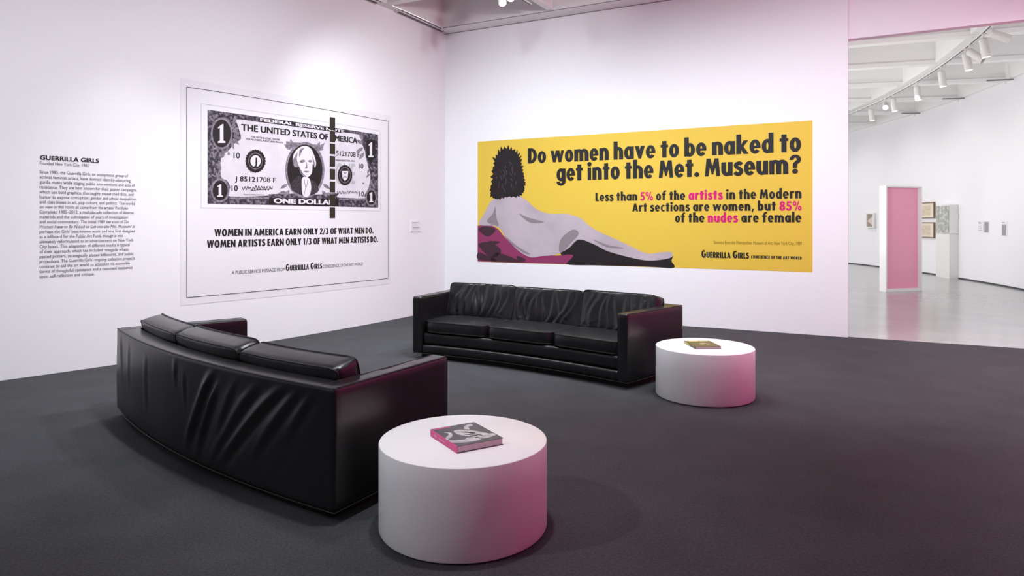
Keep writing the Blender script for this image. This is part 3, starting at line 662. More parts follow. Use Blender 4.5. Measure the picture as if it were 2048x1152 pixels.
m.build('signature_lettering', M['black'], t, weld='flat')
adopt(t)
for ch in note.children: ch.data.transform(Matrix.Translation(-Vector(t.location)))

# --- small label card near the corner
a, c = lw(820.8, 441); sC = lw(841, 441)[0]; zc0 = lw(820.8, 463.6)[1]
t = thing('wall_label', 'small white label card on the left wall between poster and sofa corner', 'label', tuple(lwp((a+sC)/2, (c+zc0)/2, 0)))
m = MB(); m.grid(lambda u, v: lwp(a+(sC-a)*u, zc0+(c-zc0)*v, 0.012), 2, 1)
for (u0, v0, u1, v1) in ((0, 0, 1, 0), (0, 1, 1, 1), (0, 0, 0, 1), (1, 0, 1, 1)):
    m.add([lwp(a+(sC-a)*u0, zc0+(c-zc0)*v0, 0.012), lwp(a+(sC-a)*u1, zc0+(c-zc0)*v1, 0.012), lwp(a+(sC-a)*u1, zc0+(c-zc0)*v1, 0), lwp(a+(sC-a)*u0, zc0+(c-zc0)*v0, 0)], [(0, 1, 2, 3)])
m.build('card', M['card'], t)
m = MB()
for k, (y, xe, th) in enumerate(((445, 836.5, .009), (446.3, 833, .009), (450.3, 834, .004), (454.5, 837, .009), (456, 838, .009), (459.4, 834, .004))):
    band(m, lwp, lw(823.5, y), (lw(xe, y)[0], lw(823.5, y)[1]), th, 0.0135)
m.build('print_lines', M['lightgrey'], t, weld='flat')
adopt(t)

# --- yellow poster on the far wall
yS0, yS1 = rw(955.5, 444)[0], rw(1625, 444)[0]
yT = (rw(955.5, 283.5)[1]+rw(1625, 241)[1])/2; yB = (rw(955.5, 523.3)[1]+rw(1625, 544.7)[1])/2
t = thing('yellow_poster', 'wide yellow wall poster with heavy black headline and magenta words', 'poster', tuple(rwp((yS0+yS1)/2, (yT+yB)/2, 0.002)))
m = MB(); rect_on(m, rwp, yS0, yS1, yB, yT, 0.002, 2); m.build('backing_sheet', M['yellow'], t, weld='flat')
r_text = lambda mb, body, x0, y0, x1, y1, cy, **kw: l_text(mb, body, x0, y0, x1, y1, cy, rwp, rw, **kw)
for args in (('Do women have to be naked to', 1056, 326.6, 1602.4, 303.2, 296.4), ('get into the Met. Museum?', 1113.3, 362.2, 1602.2, 346.6, 330.5)):
    m = MB(); r_text(m, *args, heavy=True, off=0.007); m.build('headline_lettering', M['black'], t, weld='flat')
for args, wm in ((('Less than 5% of the artists in the Modern', 1191.1, 402.6, 1603, 396, 386.2), ('5%', 'artists')), (('Art sections are women, but 85%', 1265, 422.6, 1603, 420.8, 406.4), ('85%',)), (('of the nudes are female', 1350.2, 444.4, 1602.8, 444.6, 427.0), ('nudes',))):
    m = MB(); r_text(m, *args, heavy=True, word_mat=wm, only=0, off=0.007, gap=0.09, space=0.26); m.build('statistics_lettering', M['black'], t, weld='flat')
    m = MB(); r_text(m, *args, heavy=True, word_mat=wm, only=1, off=0.007, gap=0.09, space=0.26); m.build('highlighted_lettering', M['magenta'], t, weld='flat')
m = MB(); r_text(m, 'Statistics from the Metropolitan Museum of Art, New York City, 1989', 1427.5, 487.3, 1603.6, 490.2, 481, off=0.007)
m.build('source_lettering', M['olive'], t, weld='flat')
m = MB(); r_text(m, 'Guerrilla Girls', 1403, 514.6, 1498.3, 517.4, 500, heavy=True, caps=0.78, off=0.007)
r_text(m, 'CONSCIENCE OF THE ART WORLD', 1502.3, 516.6, 1603.7, 518.6, 510.8, heavy=True, gap=0.11, space=0.3, off=0.007)
m.build('signature_lettering', M['black'], t, weld='flat')
# abstract picture: tufted dark form, pale rolling form, plum drape, dark cloth
def yfn(off): return lambda zx, zy: rwp(*rw(940+zx/3.492, 230+zy/3.492), off)
m = MB(); polyfill(m, smooth_outline([(640, 985), (630, 930), (690, 860), (760, 780), (840, 800), (960, 880), (1100, 930), (1250, 980), (1380, 955), (1415, 985), (1408, 1020), (1422, 1067), (1250, 1060), (900, 1050), (672, 1042)], 5), yfn(0.0035)); pic = m.build('dark_cloth_print', M['dkprint'], t, weld='flat')
m = MB(); polyfill(m, [(54, 775)]+smooth_outline([(54, 775), (120, 765), (190, 792), (240, 850), (300, 905), (370, 950), (440, 990), (520, 975), (600, 982), (720, 978), (668, 1041)], 5, False)+[(54, 1023)], yfn(0.0042)); m.build('plum_drape_print', M['drape'], t, weld='flat')
m = MB()
for pts in ([(60, 800), (110, 775), (180, 800), (125, 850)], [(60, 900), (150, 890), (220, 950), (160, 1000), (100, 960)], [(60, 960), (130, 985), (190, 1020), (60, 1010)], [(180, 960), (270, 985), (330, 1010), (350, 1028), (230, 1025), (150, 1020)], [(130, 880), (210, 885), (170, 905)], [(330, 985), (385, 1005), (380, 1025), (340, 1020)]):
    polyfill(m, smooth_outline(pts, 4), yfn(0.0048))
m.build('drape_fold_print', M['drapedk'], t, weld='flat')
m = MB(); polyfill(m, smooth_outline([(66, 765), (100, 690), (150, 600), (220, 570), (330, 560), (400, 600), (470, 660), (560, 690), (660, 690), (760, 715), (830, 770), (900, 815), (980, 850), (1090, 900), (1230, 965), (1330, 960), (1400, 955), (1412, 990), (1340, 1010), (1230, 1015), (1100, 990), (960, 950), (860, 900), (760, 870), (690, 930), (600, 975), (500, 985), (420, 992), (330, 940), (250, 850), (190, 780)], 5), yfn(0.0054)); m.build('pale_form_print', M['pale'], t, weld='flat')
m = MB()
for pts in ([(160, 690), (178, 640), (186, 720), (200, 775), (120, 745)], [(345, 690), (420, 720), (520, 748), (420, 752)], [(640, 860), (720, 800), (760, 830), (700, 900), (640, 960), (622, 930)], [(860, 870), (960, 905), (1080, 930), (960, 925)], [(240, 840), (330, 915), (420, 970), (380, 965), (290, 900)]):
    polyfill(m, smooth_outline(pts, 5), yfn(0.006))
m.build('grey_shape_print', M['midgrey'], t, weld='flat')
m = MB(); r_ = random.Random(4); pts = []
base = smooth_outline([(235, 240), (300, 246), (345, 290), (362, 350), (374, 420), (386, 480), (376, 535), (330, 568), (250, 572), (185, 588), (146, 556), (152, 480), (160, 380), (178, 300)], 6)
for k, (x, y) in enumerate(base):
    dx, dy = x-262, y-415; l = math.hypot(dx, dy); q = (r_.uniform(10, 30) if y < 330 else r_.uniform(2, 12)) if k % 2 else -r_.uniform(0, 7)
    pts.append((x+dx/l*q+r_.uniform(-4, 4), y+dy/l*q))
polyfill(m, pts, yfn(0.0066)); m.build('tufted_form_print', M['dkprint'], t, weld='flat')
m = MB()
for k in range(26):
    a = r_.uniform(0, 6.28); q = r_.uniform(.2, .75); x, y = 262+100*q*math.cos(a), 420+150*q*math.sin(a)
    stroke(m, [(x, y), (x+r_.uniform(-8, 16), y+r_.uniform(16, 40))], yfn(0.0072), r_.uniform(2, 5))
m.build('tuft_strand_print', mat('strand_grey_print', (0.075, 0.06, 0.066), 0.65, 0.25), t, weld='flat')
adopt(t)

# ------------------------------------------------------------------ curved leather sofas
SR, SA, SD, SH, SBt = 7.767, 0.1889, 0.953, 0.677, 0.063   # back radius, half angle, depth, height, underside
def sofa_warp(x, wd, z):
    """x: arc length at the mid radius, wd: distance from the back face, z -> local point"""
    ph = x/(SR-SD/2); r = SR-wd
    return Vector((r*math.sin(ph), SR-r*math.cos(ph), z))
XM = SA*(SR-SD/2)                                           # half length in x
AT = 0.118                                                  # arm thickness
def warped(vs): return [sofa_warp(*v) for v in vs]
def ridge(d, wd): return math.exp(-(d/wd)**2)
def part_rbox(name, box, bev, cuts, parent, mtl, fn=None, seg=3, sharp=35):
    vs, fs = rbox(*box, bev, seg, cuts)
    if fn: vs = [fn(*v) for v in vs]
    return MB().add(warped(vs), fs).build(name, mtl, parent, smooth=True, sharp=sharp)
def welt(name, pts, r, parent, closed=False, mtl=None):
    return MB().tube(warped(pts), r, 6, closed).build(name, mtl or M['welt'], parent, smooth=True)
def lin(a, c, n): return [a+(c-a)*k/n for k in range(n+1)]

def pillow(L, W, T, edge, nx, ny, crease=None, e=7.0):
    """cushion lying flat (L along x, W along y, T thick), rounded outline, puffed faces; returns verts, faces, seam loops"""
    def outline(u, v):                                   # square -> rounded square
        n = (abs(u)**e+abs(v)**e)**(1/e); k = max(abs(u), abs(v))/n if n > 1e-9 else 1
        return u*k, v*k
    mb = MB()
    def face(top):
        def f(u, v):
            u = 2*u-1; v = 2*v-1; X, Y = outline(u, v)
            puff = (max(0, 1-abs(u)**2.6)*max(0, 1-abs(v)**2.6))**0.55
            z = T/2*(edge+(1-edge)*puff)
            if crease: z += crease(u, v, top)*puff**0.5
            return (X*L/2, Y*W/2, z if top else -z)
        return f
    mb.grid(face(True), nx, ny); mb.grid(face(False), nx, ny, flip=True)
    per = [(-1+2*i/nx, -1) for i in range(nx)]+[(1, -1+2*j/ny) for j in range(ny)]+[(1-2*i/nx, 1) for i in range(nx)]+[(-1, 1-2*j/ny) for j in range(ny)]
    loop = []
    for (u, v) in per:
        X, Y = outline(u, v); loop.append((X*L/2, Y*W/2))
    n = len(loop); ks = (0.5, 0.25, 0, -0.25, -0.5); bul = (1, 1.0, 1.0, 1.0, 1)
    vs = []
    for k, q in zip(ks, (0, 0.006, 0.008, 0.006, 0)):
        for (x, y) in loop:
            l = math.hypot(x, y); vs.append((x*(1+q/l), y*(1+q/l), T*edge*k))
    fs = [(a*n+i, a*n+(i+1) % n, (a+1)*n+(i+1) % n, (a+1)*n+i) for a in range(4) for i in range(n)]
    mb.add(vs, fs)
    return mb, [(x, y, T*edge/2) for x, y in loop], [(x, y, -T*edge/2) for x, y in loop]

def make_sofa(label, pose, back_folds, seed):
    t = thing('leather_sofa', label, 'sofa', (pose[0], pose[1], 0), pose[2], 'curved black leather sofas')
    # outer back with slack diagonal folds
    def bk(x, wd, z):
        if back_folds and wd < 0.03:
            zz = (z-SBt)/(SH-SBt); d = 0
            for (x0, sl, wd_, am, lo, hi) in back_folds:
                xl = x0+sl*(1-zz)+0.10*(1-zz)**2
                env = max(0, min(1, (zz-lo)*4))*max(0, min(1, (hi-zz)*6))
                d += 0.72*am*env*(ridge(x-xl, wd_)-0.6*ridge(x-xl-wd_*1.7, wd_))
            wd -= d
            wd -= 0.006*noise.noise(Vector((x*2.2, zz*1.2, seed)))*min(1, (1-zz)*8)*min(1, zz*8)
        return (x, wd, z)
    part_rbox('back', (-XM+0.004, XM-0.004, 0, 0.15, SBt, SH), 0.016, (240, 1, 56), t, M['leather'], bk, sharp=85)
    bt = SH-0.004
    welt('back_piping', [(x, 0.006, bt) for x in lin(-XM+0.01, XM-0.01, 60)], 0.0055, t)
    for sg in (-1, 1):
        x0, x1 = sorted((sg*XM, sg*(XM-AT)))
        def ar(x, wd, z):
            if sg*x > XM-0.02: x += sg*0.004*noise.noise(Vector((wd*3, z*3, seed+sg)))
            if z > SH-0.005: z += 0.004*noise.noise(Vector((wd*9, x*9, seed+3)))
            return (x, wd, z)
        a = part_rbox('arm', (x0, x1, 0.003, SD, SBt, SH), 0.018, (3, 30, 16), t, M['leather'], ar)
        for xx in (x0+0.008, x1-0.008):
            welt('arm_piping', [(xx, wq, SH-0.003) for wq in lin(0.03, SD-0.02, 24)]+[(xx, SD-0.008, SH-0.012)]+[(xx, SD-0.004, zq) for zq in lin(SH-0.03, SBt+0.02, 14)], 0.0052, a)
    xi = XM-AT+0.002
    part_rbox('seat_rail', (-xi, xi, 0.12, SD-0.030, 0.158, 0.285), 0.03, (60, 2, 2), t, M['leather'], lambda x, wd, z: (x, wd+(0.004*noise.noise(Vector((x*5, z*9, seed))) if wd > 0.8 else 0), z))
    part_rbox('base_rail', (-xi, xi, 0.12, SD-0.012, SBt, 0.155), 0.025, (60, 2, 1), t, M['leather'])
    part_rbox('plinth', (-XM+0.07, XM-0.07, 0.07, SD-0.08, 0.0, SBt+0.005), 0.004, (40, 1, 0), t, M['plinth'], seg=1)
    # dull metal strip along the lower edge
    loop = [(x, -0.001, SBt) for x in lin(-XM, XM, 60)]+[(XM, wq, SBt) for wq in lin(0, SD, 12)]+[(x, SD+0.001, SBt) for x in lin(XM, -XM, 60)]+[(-XM, wq, SBt) for wq in lin(SD, 0, 12)]
    welt('lower_edge_strip', loop, 0.003, t, True, M['brass'])
    n3 = 2*xi/3
    for k in range(3):
        cx = -xi+n3*(k+0.5)
        r_ = random.Random(seed*7+k)
        # seat cushion
        def cr(u, v, top): return (0.008*noise.noise(Vector((u*1.6+k*5, v*1.6, seed)))+0.003*noise.noise(Vector((u*6+k*5, v*6, seed)))) if top else 0
        mb, up, lo = pillow(n3-0.006, 0.72, 0.135, 0.80, 26, 22, cr)
        place_ = lambda p: sofa_warp(cx+p[0], SD-0.025-0.36-p[1], 0.352+p[2])
        mb.v = [tuple(place_(p)) for p in mb.v]
        sc = mb.build('seat_cushion', M['leather2'], t, smooth=True, weld=True, sharp=50)
        for lp in (up, lo):
            MB().tube([place_(p) for p in lp], 0.005, 6, True).build('piping', M['welt'], sc, smooth=True)
        # back cushion with pulled creases, leaning on the back
        fold = [(-0.85+1.7*(q+r_.uniform(.3, .7))/9, r_.uniform(-.22, .02), r_.uniform(.035, .075), r_.uniform(.008, .019)) for q in range(9)]
        def cr2(u, v, top):
            if not top: return 0
            d = 0.016*noise.noise(Vector((u*1.5+k*9, v*0.9, seed+2)))
            for (u0, sl, wd_, am) in fold:
                uu = u-u0-sl*v-0.07*math.sin(v*2.4+u0*3)
                d += am*(ridge(uu, wd_)-0.7*ridge(uu-wd_*1.5, wd_*0.8))*(0.35+0.65*max(0, -v*0.8+0.5))
            for (cu, cv) in ((1, -1), (-1, -1)):                       # creases drawn into the lower corners
                du, dv = u-cu, v-cv; rr = math.hypot(du, dv)
                d += 0.005*math.sin(math.atan2(dv, du)*14+k)*math.exp(-(rr/0.45)**2)
            return d
        mb, up, lo = pillow(n3-0.008, 0.40, 0.185, 0.80, 64, 36, cr2, 16.0)
        lean = math.radians(14+r_.uniform(-2, 2)); tz = r_.uniform(-0.012, 0.012); sag = r_.uniform(0, 0.014)
        def place2(p):
            x, y, z = p                                                # y up the back, z towards the front
            y2 = y*math.cos(lean)-z*math.sin(-lean)*1; z2 = z*math.cos(lean)-y*math.sin(lean)
            return sofa_warp(cx+x, 0.265+z2, 0.573+y2+tz-sag*max(0, 1-(x/(n3/2))**2)*max(0, min(1, y/0.15)))
        mb.v = [tuple(place2(p)) for p in mb.v]
        bc = mb.build('back_cushion', M['leather2'], t, smooth=True, weld=True, sharp=75)
        for lp in (up, lo):
            MB().tube([place2(p) for p in lp], 0.005, 6, True).build('piping', M['welt'], bc, smooth=True)
    return t
XS = XM
folds = [(-0.06, -0.02, 0.022, 0.012, 0.62, 0.97), (0.06, -0.03, 0.02, 0.007, 0.45, 0.9), (0.42, -0.46, 0.034, 0.024, 0.06, 0.95), (0.50, -0.40, 0.034, 0.017, 0.03, 0.84), (0.66, -0.42, 0.03, 0.010, 0.25, 0.92), (0.86, -0.62, 0.04, 0.015, 0.02, 0.93),
         (1.05, -0.74, 0.04, 0.022, 0.03, 0.96), (1.16, -0.60, 0.034, 0.014, 0.2, 0.95), (1.26, -0.50, 0.03, 0.010, 0.4, 0.97), (-0.95, -0.05, 0.03, 0.006, 0.3, 0.95), (-1.22, 0.10, 0.03, 0.009, 0.35, 0.98), (-0.55, -0.08, 0.03, 0.006, 0.2, 0.9)]
make_sofa('black leather sofa seen from its curved wrinkled back beside the nearer round table', (-2.063, 4.195, -0.7193), folds, 1)
make_sofa('black leather sofa facing the viewer under the yellow poster', (0.566, 7.636, 2.548), None, 2)

# ------------------------------------------------------------------ round tables and books
TH, TR = 0.426, 0.414
def table(x, y, label):
    prof = [(0.0, 0.004), (TR-0.012, 0.004), (TR-0.004, 0.008), (TR, 0.016), (TR, TH-0.006), (TR-0.002, TH-0.002), (TR-0.006, TH), (0.0, TH)]
    o = MB().lathe(prof, 128).build('round_table', M['table'], smooth=True, weld=True, sharp=30)
    o.location = (x, y, 0); return tag(o, label, 'table', 'white drum tables')
table(-0.2413, 3.366, 'white drum table nearest the viewer carrying the pink-spined book')
table(1.668, 5.869, 'white drum table beside the sofa arm carrying the olive book')

M['bookgrey'] = mat('grey_book_cover', (0.085, 0.078, 0.085), 0.4, 0.4)
M['bookpink'] = mat('pink_book_spine', (0.72, 0.075, 0.26), 0.45, 0.4)
M['pages'] = mat('page_block', (0.62, 0.52, 0.56), 0.8, 0.2, bump=('noise', 40, 0.4, 0.002, (0.2, 0.2, 14)))
M['bookwhite'] = mat('white_cover_print', (0.62, 0.60, 0.60), 0.45, 0.4, var=(22, (0.30, 0.28, 0.29), 0.8))
M['bookolive'] = mat('olive_book_cover', (0.11, 0.095, 0.045), 0.4, 0.4, var=(14, (0.16, 0.12, 0.06), 0.6))
M['bookyellow'] = mat('yellow_cover_print', (0.70, 0.58, 0.10), 0.45, 0.4)
def book(label, B, du, dv, Lu, Lv, T, covers, spine, prints):
    """B: near spine corner on the table, du along the spine away, dv across"""
    du = Vector((*du, 0)).normalized(); dv = Vector((*dv, 0)).normalized()
    t = thing('art_book', label, 'book', (B[0], B[1], TH+0.0003), 0, 'art books on the round tables')
    P = lambda u, v, z: du*u+dv*v+Vector((0, 0, z))
    def bx(u0, u1, v0, v1, z0, z1, bev=0.0008):
        vs, fs = rbox(u0, u1, v0, v1, z0, z1, bev, 1); return MB().add([P(*v) for v in vs], fs)
    bx(0.003, Lu-0.003, 0.004, Lv-0.003, 0.0025, T-0.0025).build('pages', M['pages'], t)
    top = bx(0, Lu, 0.002, Lv, T-0.0026, T).build('front_cover', covers, t)
    bx(0, Lu, 0.002, Lv, 0, 0.0026).build('back_cover', covers, t)
    sp = bx(0, Lu, 0, 0.0045, 0, T+0.0002, 0.0015).build('spine', spine, t)
    for (nm, mtl, polys) in prints:
        m = MB()
        for q in polys: polyfill(m, smooth_outline(q, 4) if len(q) > 4 else q, lambda u, v: P(u*Lu, v*Lv, T+0.0005))
        m.build(nm, mtl, top, weld='flat')
    return t, P, sp
# generic light shapes on grey: plain print, not a copy of the cover
g1 = [[(0.10, 0.22), (0.2, 0.02), (0.32, 0.02), (0.30, 0.12), (0.24, 0.3), (0.3, 0.42), (0.22, 0.6), (0.1, 0.55)], [(0.36, 0.02), (0.45, 0.02), (0.62, 0.20), (0.72, 0.14), (0.66, 0.26), (0.5, 0.2)],
      [(0.14, 0.62), (0.32, 0.5), (0.5, 0.34), (0.72, 0.36), (0.70, 0.55), (0.55, 0.72), (0.35, 0.86), (0.16, 0.88)], [(0.74, 0.6), (0.88, 0.72), (0.93, 0.86), (0.82, 0.86), (0.80, 0.74), (0.66, 0.68)], [(0.16, 0.9), (0.3, 0.88), (0.28, 0.97), (0.18, 0.97)]]
g1p = [[(0.93, 0.05), (0.97, 0.05), (0.97, 0.42), (0.93, 0.42)]]
g1l = [[(0.30, 0.62), (0.48, 0.42), (0.50, 0.44), (0.32, 0.65)], [(0.26, 0.70), (0.52, 0.55), (0.54, 0.57), (0.28, 0.73)], [(0.44, 0.66), (0.6, 0.44), (0.62, 0.46), (0.46, 0.69)]]
bk1, P1_, sp1 = book('thick pink-spined book with grey cover lying on the nearer drum table', (-0.255, 3.14), (-0.155, 0.259), (0.213, 0.127), 0.302, 0.248, 0.0335, M['bookgrey'], M['bookpink'],
                 [('cover_picture', M['bookwhite'], g1), ('cover_title', M['bookpink'], g1p), ('cover_line_print', M['bookgrey'], g1l)])
bk1.children  # spine print: two short pale lines
m = MB()
for (u0, u1, z) in ((0.225, 0.262, 0.020), (0.225, 0.255, 0.013), (0.135, 0.20, 0.016)):
    m.add([P1_(u0, -0.0006, z-0.0016), P1_(u1, -0.0006, z-0.0016), P1_(u1, -0.0006, z+0.0016), P1_(u0, -0.0006, z+0.0016)], [(0, 1, 2, 3)])
m.build('spine_print', mat('pale_pink_print', (0.75, 0.45, 0.55), 0.5), sp1, weld='flat')
g2 = [[(0.86, 0.12), (0.95, 0.12), (0.95, 0.52), (0.86, 0.5)], [(0.88, 0.56), (0.95, 0.56), (0.95, 0.9), (0.9, 0.9)]]
g2b = [[(0.3, 0.42), (0.5, 0.38), (0.62, 0.55), (0.5, 0.7), (0.34, 0.72), (0.40, 0.55)]]
bk2, P2_, sp2 = book('thin olive book with yellow title lying on the drum table by the sofa arm', (1.547, 5.720), (-0.02, 0.283), (0.225, 0.01), 0.284, 0.225, 0.021, M['bookolive'], M['bookolive'],
                 [('cover_title', M['bookyellow'], g2), ('cover_picture', mat('pale_olive_print', (0.38, 0.34, 0.2), 0.5), g2b)])
m = MB(); m.add([P2_(0.16, -0.0006, 0.004), P2_(0.275, -0.0006, 0.004), P2_(0.275, -0.0006, 0.017), P2_(0.16, -0.0006, 0.017)], [(0, 1, 2, 3)])
m.build('spine_print', M['bookyellow'], sp2, weld='flat')

# ------------------------------------------------------------------ hall beyond the opening
# standing white frame with a pink back panel
fa = math.atan2(0.27, 0.94)
t = thing('pink_box_frame', 'tall white box frame with a pink panel standing on the hall floor', 'artwork', (8.07, 14.62, -0.006), fa)
Wd, Ht, Dp, th = 0.985, 2.29, 0.176, 0.034
m = MB(); m.box(0, th, 0, Dp, 0, Ht); m.box(Wd-th, Wd, 0, Dp, 0, Ht); m.box(th, Wd-th, 0, Dp, 0, th+0.02); m.box(th, Wd-th, 0, Dp, Ht-th, Ht)
m.build('white_frame', mat('white_frame_paint', (0.86, 0.86, 0.86), 0.5), t)
MB().box(th, Wd-th, 0.085, Dp-0.01, th+0.02, Ht-th).build('pink_panel', mat('pink_panel_paint', (0.88, 0.37, 0.52), 0.28, 0.5), t)

def on_far(px, py, off=0.0): return fwp(*fw(px, py), off)
def wall_basis(px):
    s_, _ = fw(px, 444); a = s_/FR
    return Vector((math.sin(a), -math.cos(a), 0)), Vector((-math.cos(a), -math.sin(a), 0))   # right along wall as seen, out of wall
M['wood'] = mat('brown_wood_frame', (0.16, 0.09, 0.05), 0.45)
M['mount'] = mat('cream_mount', (0.74, 0.66, 0.53), 0.8)
M['sketch'] = mat('sketch_paper', (0.55, 0.46, 0.34), 0.8, var=(14, (0.70, 0.61, 0.47), 0.9))
def wall_box(t, name, mtl, px, u0, u1, z0, z1, d0, d1):
    e, n = wall_basis(px); m = MB(); vs = []
    for z in (z0, z1):
        for d in (d0, d1):
            for u in (u0, u1): vs.append(e*u+n*d+Vector((0, 0, z)))
    m.add(vs, [(0, 2, 3, 1), (4, 5, 7, 6), (0, 1, 5, 4), (2, 6, 7, 3), (0, 4, 6, 2), (1, 3, 7, 5)])
    return m.build(name, mtl, t)
def framed(px0, px1, py0, py1, label):
    pm = (px0+px1)/2; p = on_far(pm, (py0+py1)/2); wd = (on_far(px1, 444)-on_far(px0, 444)).length; h = abs(on_far(pm, py0).z-on_far(pm, py1).z)
    t = thing('framed_drawing', label, 'picture', tuple(p), 0, 'framed drawings on the hall wall')
    hw, hh, f = wd/2, h/2, 0.028
    fr = [(-hw, hw, hh-f, hh), (-hw, hw, -hh, -hh+f), (-hw, -hw+f, -hh+f, hh-f), (hw-f, hw, -hh+f, hh-f)]
    m = MB(); e, n = wall_basis(pm)
    for (u0, u1, z0, z1) in fr:
        vs = [e*u+n*d+Vector((0, 0, z)) for z in (z0, z1) for d in (0.002, 0.055) for u in (u0, u1)]
        m.add(vs, [(0, 2, 3, 1), (4, 5, 7, 6), (0, 1, 5, 4), (2, 6, 7, 3), (0, 4, 6, 2), (1, 3, 7, 5)])
    m.build('frame', M['wood'], t)
    wall_box(t, 'mount', M['mount'], pm, -hw+f, hw-f, -hh+f, hh-f, 0.01, 0.040)
    wall_box(t, 'drawing', M['sketch'], pm, -hw*0.55, hw*0.55, -hh*0.62, hh*0.62, 0.0402, 0.0415)
framed(1838, 1871, 405, 436.5, 'brown-framed cream drawing on the hall wall, upper of the pair')
framed(1838, 1871, 444.5, 475.5, 'brown-framed cream drawing on the hall wall, lower of the pair')
# small white shadow box further along the wall
p = on_far(1744.5, 441); e, n = wall_basis(1744.5)
t = thing('shadow_box', 'small white shadow box with a folded beige sheet on the hall wall', 'artwork', tuple(p))
hw = (on_far(1753, 444)-on_far(1736.5, 444)).length/2; hh = 0.25
m = MB()
for (u0, u1, z0, z1) in ((-hw+.07, hw-.07, hh-.04, hh), (-hw+.07, hw-.07, -hh, -hh+.04), (-hw, -hw+.07, -hh, hh), (hw-.07, hw, -hh, hh)):
    m.add([e*u+n*d+Vector((0, 0, z)) for z in (z0, z1) for d in (0.002, 0.09) for u in (u0, u1)], [(0, 2, 3, 1), (4, 5, 7, 6), (0, 1, 5, 4), (2, 6, 7, 3), (0, 4, 6, 2), (1, 3, 7, 5)])
m.build('frame', M['fitting'], t)
wall_box(t, 'backing', mat('taupe_backing', (0.36, 0.30, 0.25), 0.8), 1744.5, -hw+.07, hw-.07, -hh+.04, hh-.04, 0.01, 0.03)
m = MB(); m.add([e*u+n*d+Vector((0, 0, z)) for (u, d, z) in ((hw-.07, .035, .17), (hw-.07, .035, -.2), (-.12*hw/.16, .075, -0.02), (hw-.07, .05, .17), (hw-.07, .05, -.2))], [(0, 1, 2), (3, 2, 4), (0, 2, 3), (1, 4, 2), (0, 3, 4, 1)])
m.build('folded_sheet', mat('beige_sheet', (0.66, 0.56, 0.47), 0.7), t)
p = on_far(1745.5, 461.5)
t = thing('wall_label', 'blank white label card below the small shadow box in the hall', 'label', tuple(p))
wall_box(t, 'card', M['card'], 1745.5, -0.23, 0.23, -0.045, 0.055, 0.0, 0.012)

# display case on a pedestal
e_, n_ = wall_basis(1905)
Bc = fwp(fw(1917, 444)[0], 0, 0.225)+e_*0.0; d1 = e_; d2 = -n_
t = thing('display_case', 'narrow white display pedestal with a mottled green vitrine top against the hall wall', 'display case', (Bc.x, Bc.y, -0.006))
Lc, Dc = 0.74, 0.222
Q = lambda a_, d_: (-d1*a_+d2*d_)
def case(name, z0, z1, mtl, ins=0.0):
    return MB().slab([Q(ins, ins), Q(Lc-ins, ins), Q(Lc-ins, Dc-ins), Q(ins, Dc-ins)], z0, z1).build(name, mtl, t)
M['ped'] = mat('off_white_pedestal', (0.74, 0.725, 0.71), 0.55)
case('pedestal', 0, 1.18, M['ped'])
cs = case('case_body', 1.19, 1.965, M['ped'], 0.004)
m = MB(); m.slab([Q(0.02, -0.008), Q(Lc-0.03, -0.008), Q(Lc-0.03, 0.002), Q(0.02, 0.002)], 1.21, 1.94)
m.build('mottled_panel', mat('grey_green_collage', (0.25, 0.265, 0.23), 0.35, 0.5, var=(9, (0.62, 0.64, 0.56), 0.9, 0.48, 0.70)), t)

# text cards on the hall wall
def hall_card(px0, px1, py0, py1, label, parts, group=None):
    pm = (px0+px1)/2; p = on_far(pm, (py0+py1)/2); hw = (on_far(px1, 444)-on_far(px0, 444)).length/2; hh = abs(on_far(pm, py0).z-on_far(pm, py1).z)/2
    t = thing('wall_label', label, 'label', tuple(p), 0, group)
    wall_box(t, 'card', M['card'], pm, -hw, hw, -hh, hh, 0.0, 0.012)
    m = MB(); e, n = wall_basis(pm)
    for (a_, b_, y, th) in parts:
        m.add([e*(hw*q)+n*0.0132+Vector((0, 0, hh*y+k)) for k in (-th, th) for q in (a_, b_)], [(0, 1, 3, 2)])
    m.build('print_lines', M['lightgrey'], t, weld='flat')
hall_card(1957, 1967.5, 442, 465.5, 'pale text card with short lines on the hall wall, nearer the display case', [(-.8, .1, .75, .012), (-.8, .5, .6, .008), (-.8, .4, .3, .008), (-.8, .3, 0, .008), (-.8, .5, -.3, .008), (-.8, .6, -.6, .008)])
M['card2'] = mat('grey_text_card', (0.55, 0.55, 0.57), 0.7)
hall_card(1969, 1979, 442, 466.5, 'grey densely printed text card on the hall wall beside a paler card', [(-.85, .85, .8-.1*k, .012) for k in range(17)])
hall_card(2004, 2015, 443, 473.5, 'separate tall text card farthest right on the hall wall', [(-.8, .8, .55-.095*k, .013) for k in range(15)]+[(-.8, .2, .85, .012)])

# curved lighting track and spotlights
TZ = CEIL-0.06; TRr = 32.12
def tp(px):                                               # point of the track seen at column px
    x, y = hit_circle(px, FC, TRr, True); return Vector((x, y, TZ))
t0 = math.atan2(tp(1700).y-FC[1], tp(1700).x-FC[0]); t1 = -0.5
arc = [Vector((FC[0]+TRr*math.cos(a_), FC[1]+TRr*math.sin(a_), TZ)) for a_ in lin(t0+0.1, t1, 50)]
t = thing('lighting_track', 'curved white ceiling track carrying spotlights through the hall', 'track', tuple(arc[25]))
m = MB()
for p, q in zip(arc[:-1], arc[1:]):
    d = (q-p).normalized(); n = Vector((d.y, -d.x, 0))*0.02; o_ = arc[25]
    m.slab([p-n-o_, q-n-o_, q+n-o_, p+n-o_], -0.018, 0.018)
m.build('rail', M['fitting'], t)
m = MB()
for p, q in zip(arc[:-1], arc[1:]):
    d = (q-p).normalized(); n = Vector((d.y, -d.x, 0))*0.009; o_ = arc[25]
    m.slab([p-n-o_, q-n-o_, q+n-o_, p+n-o_], -0.0195, -0.0175)
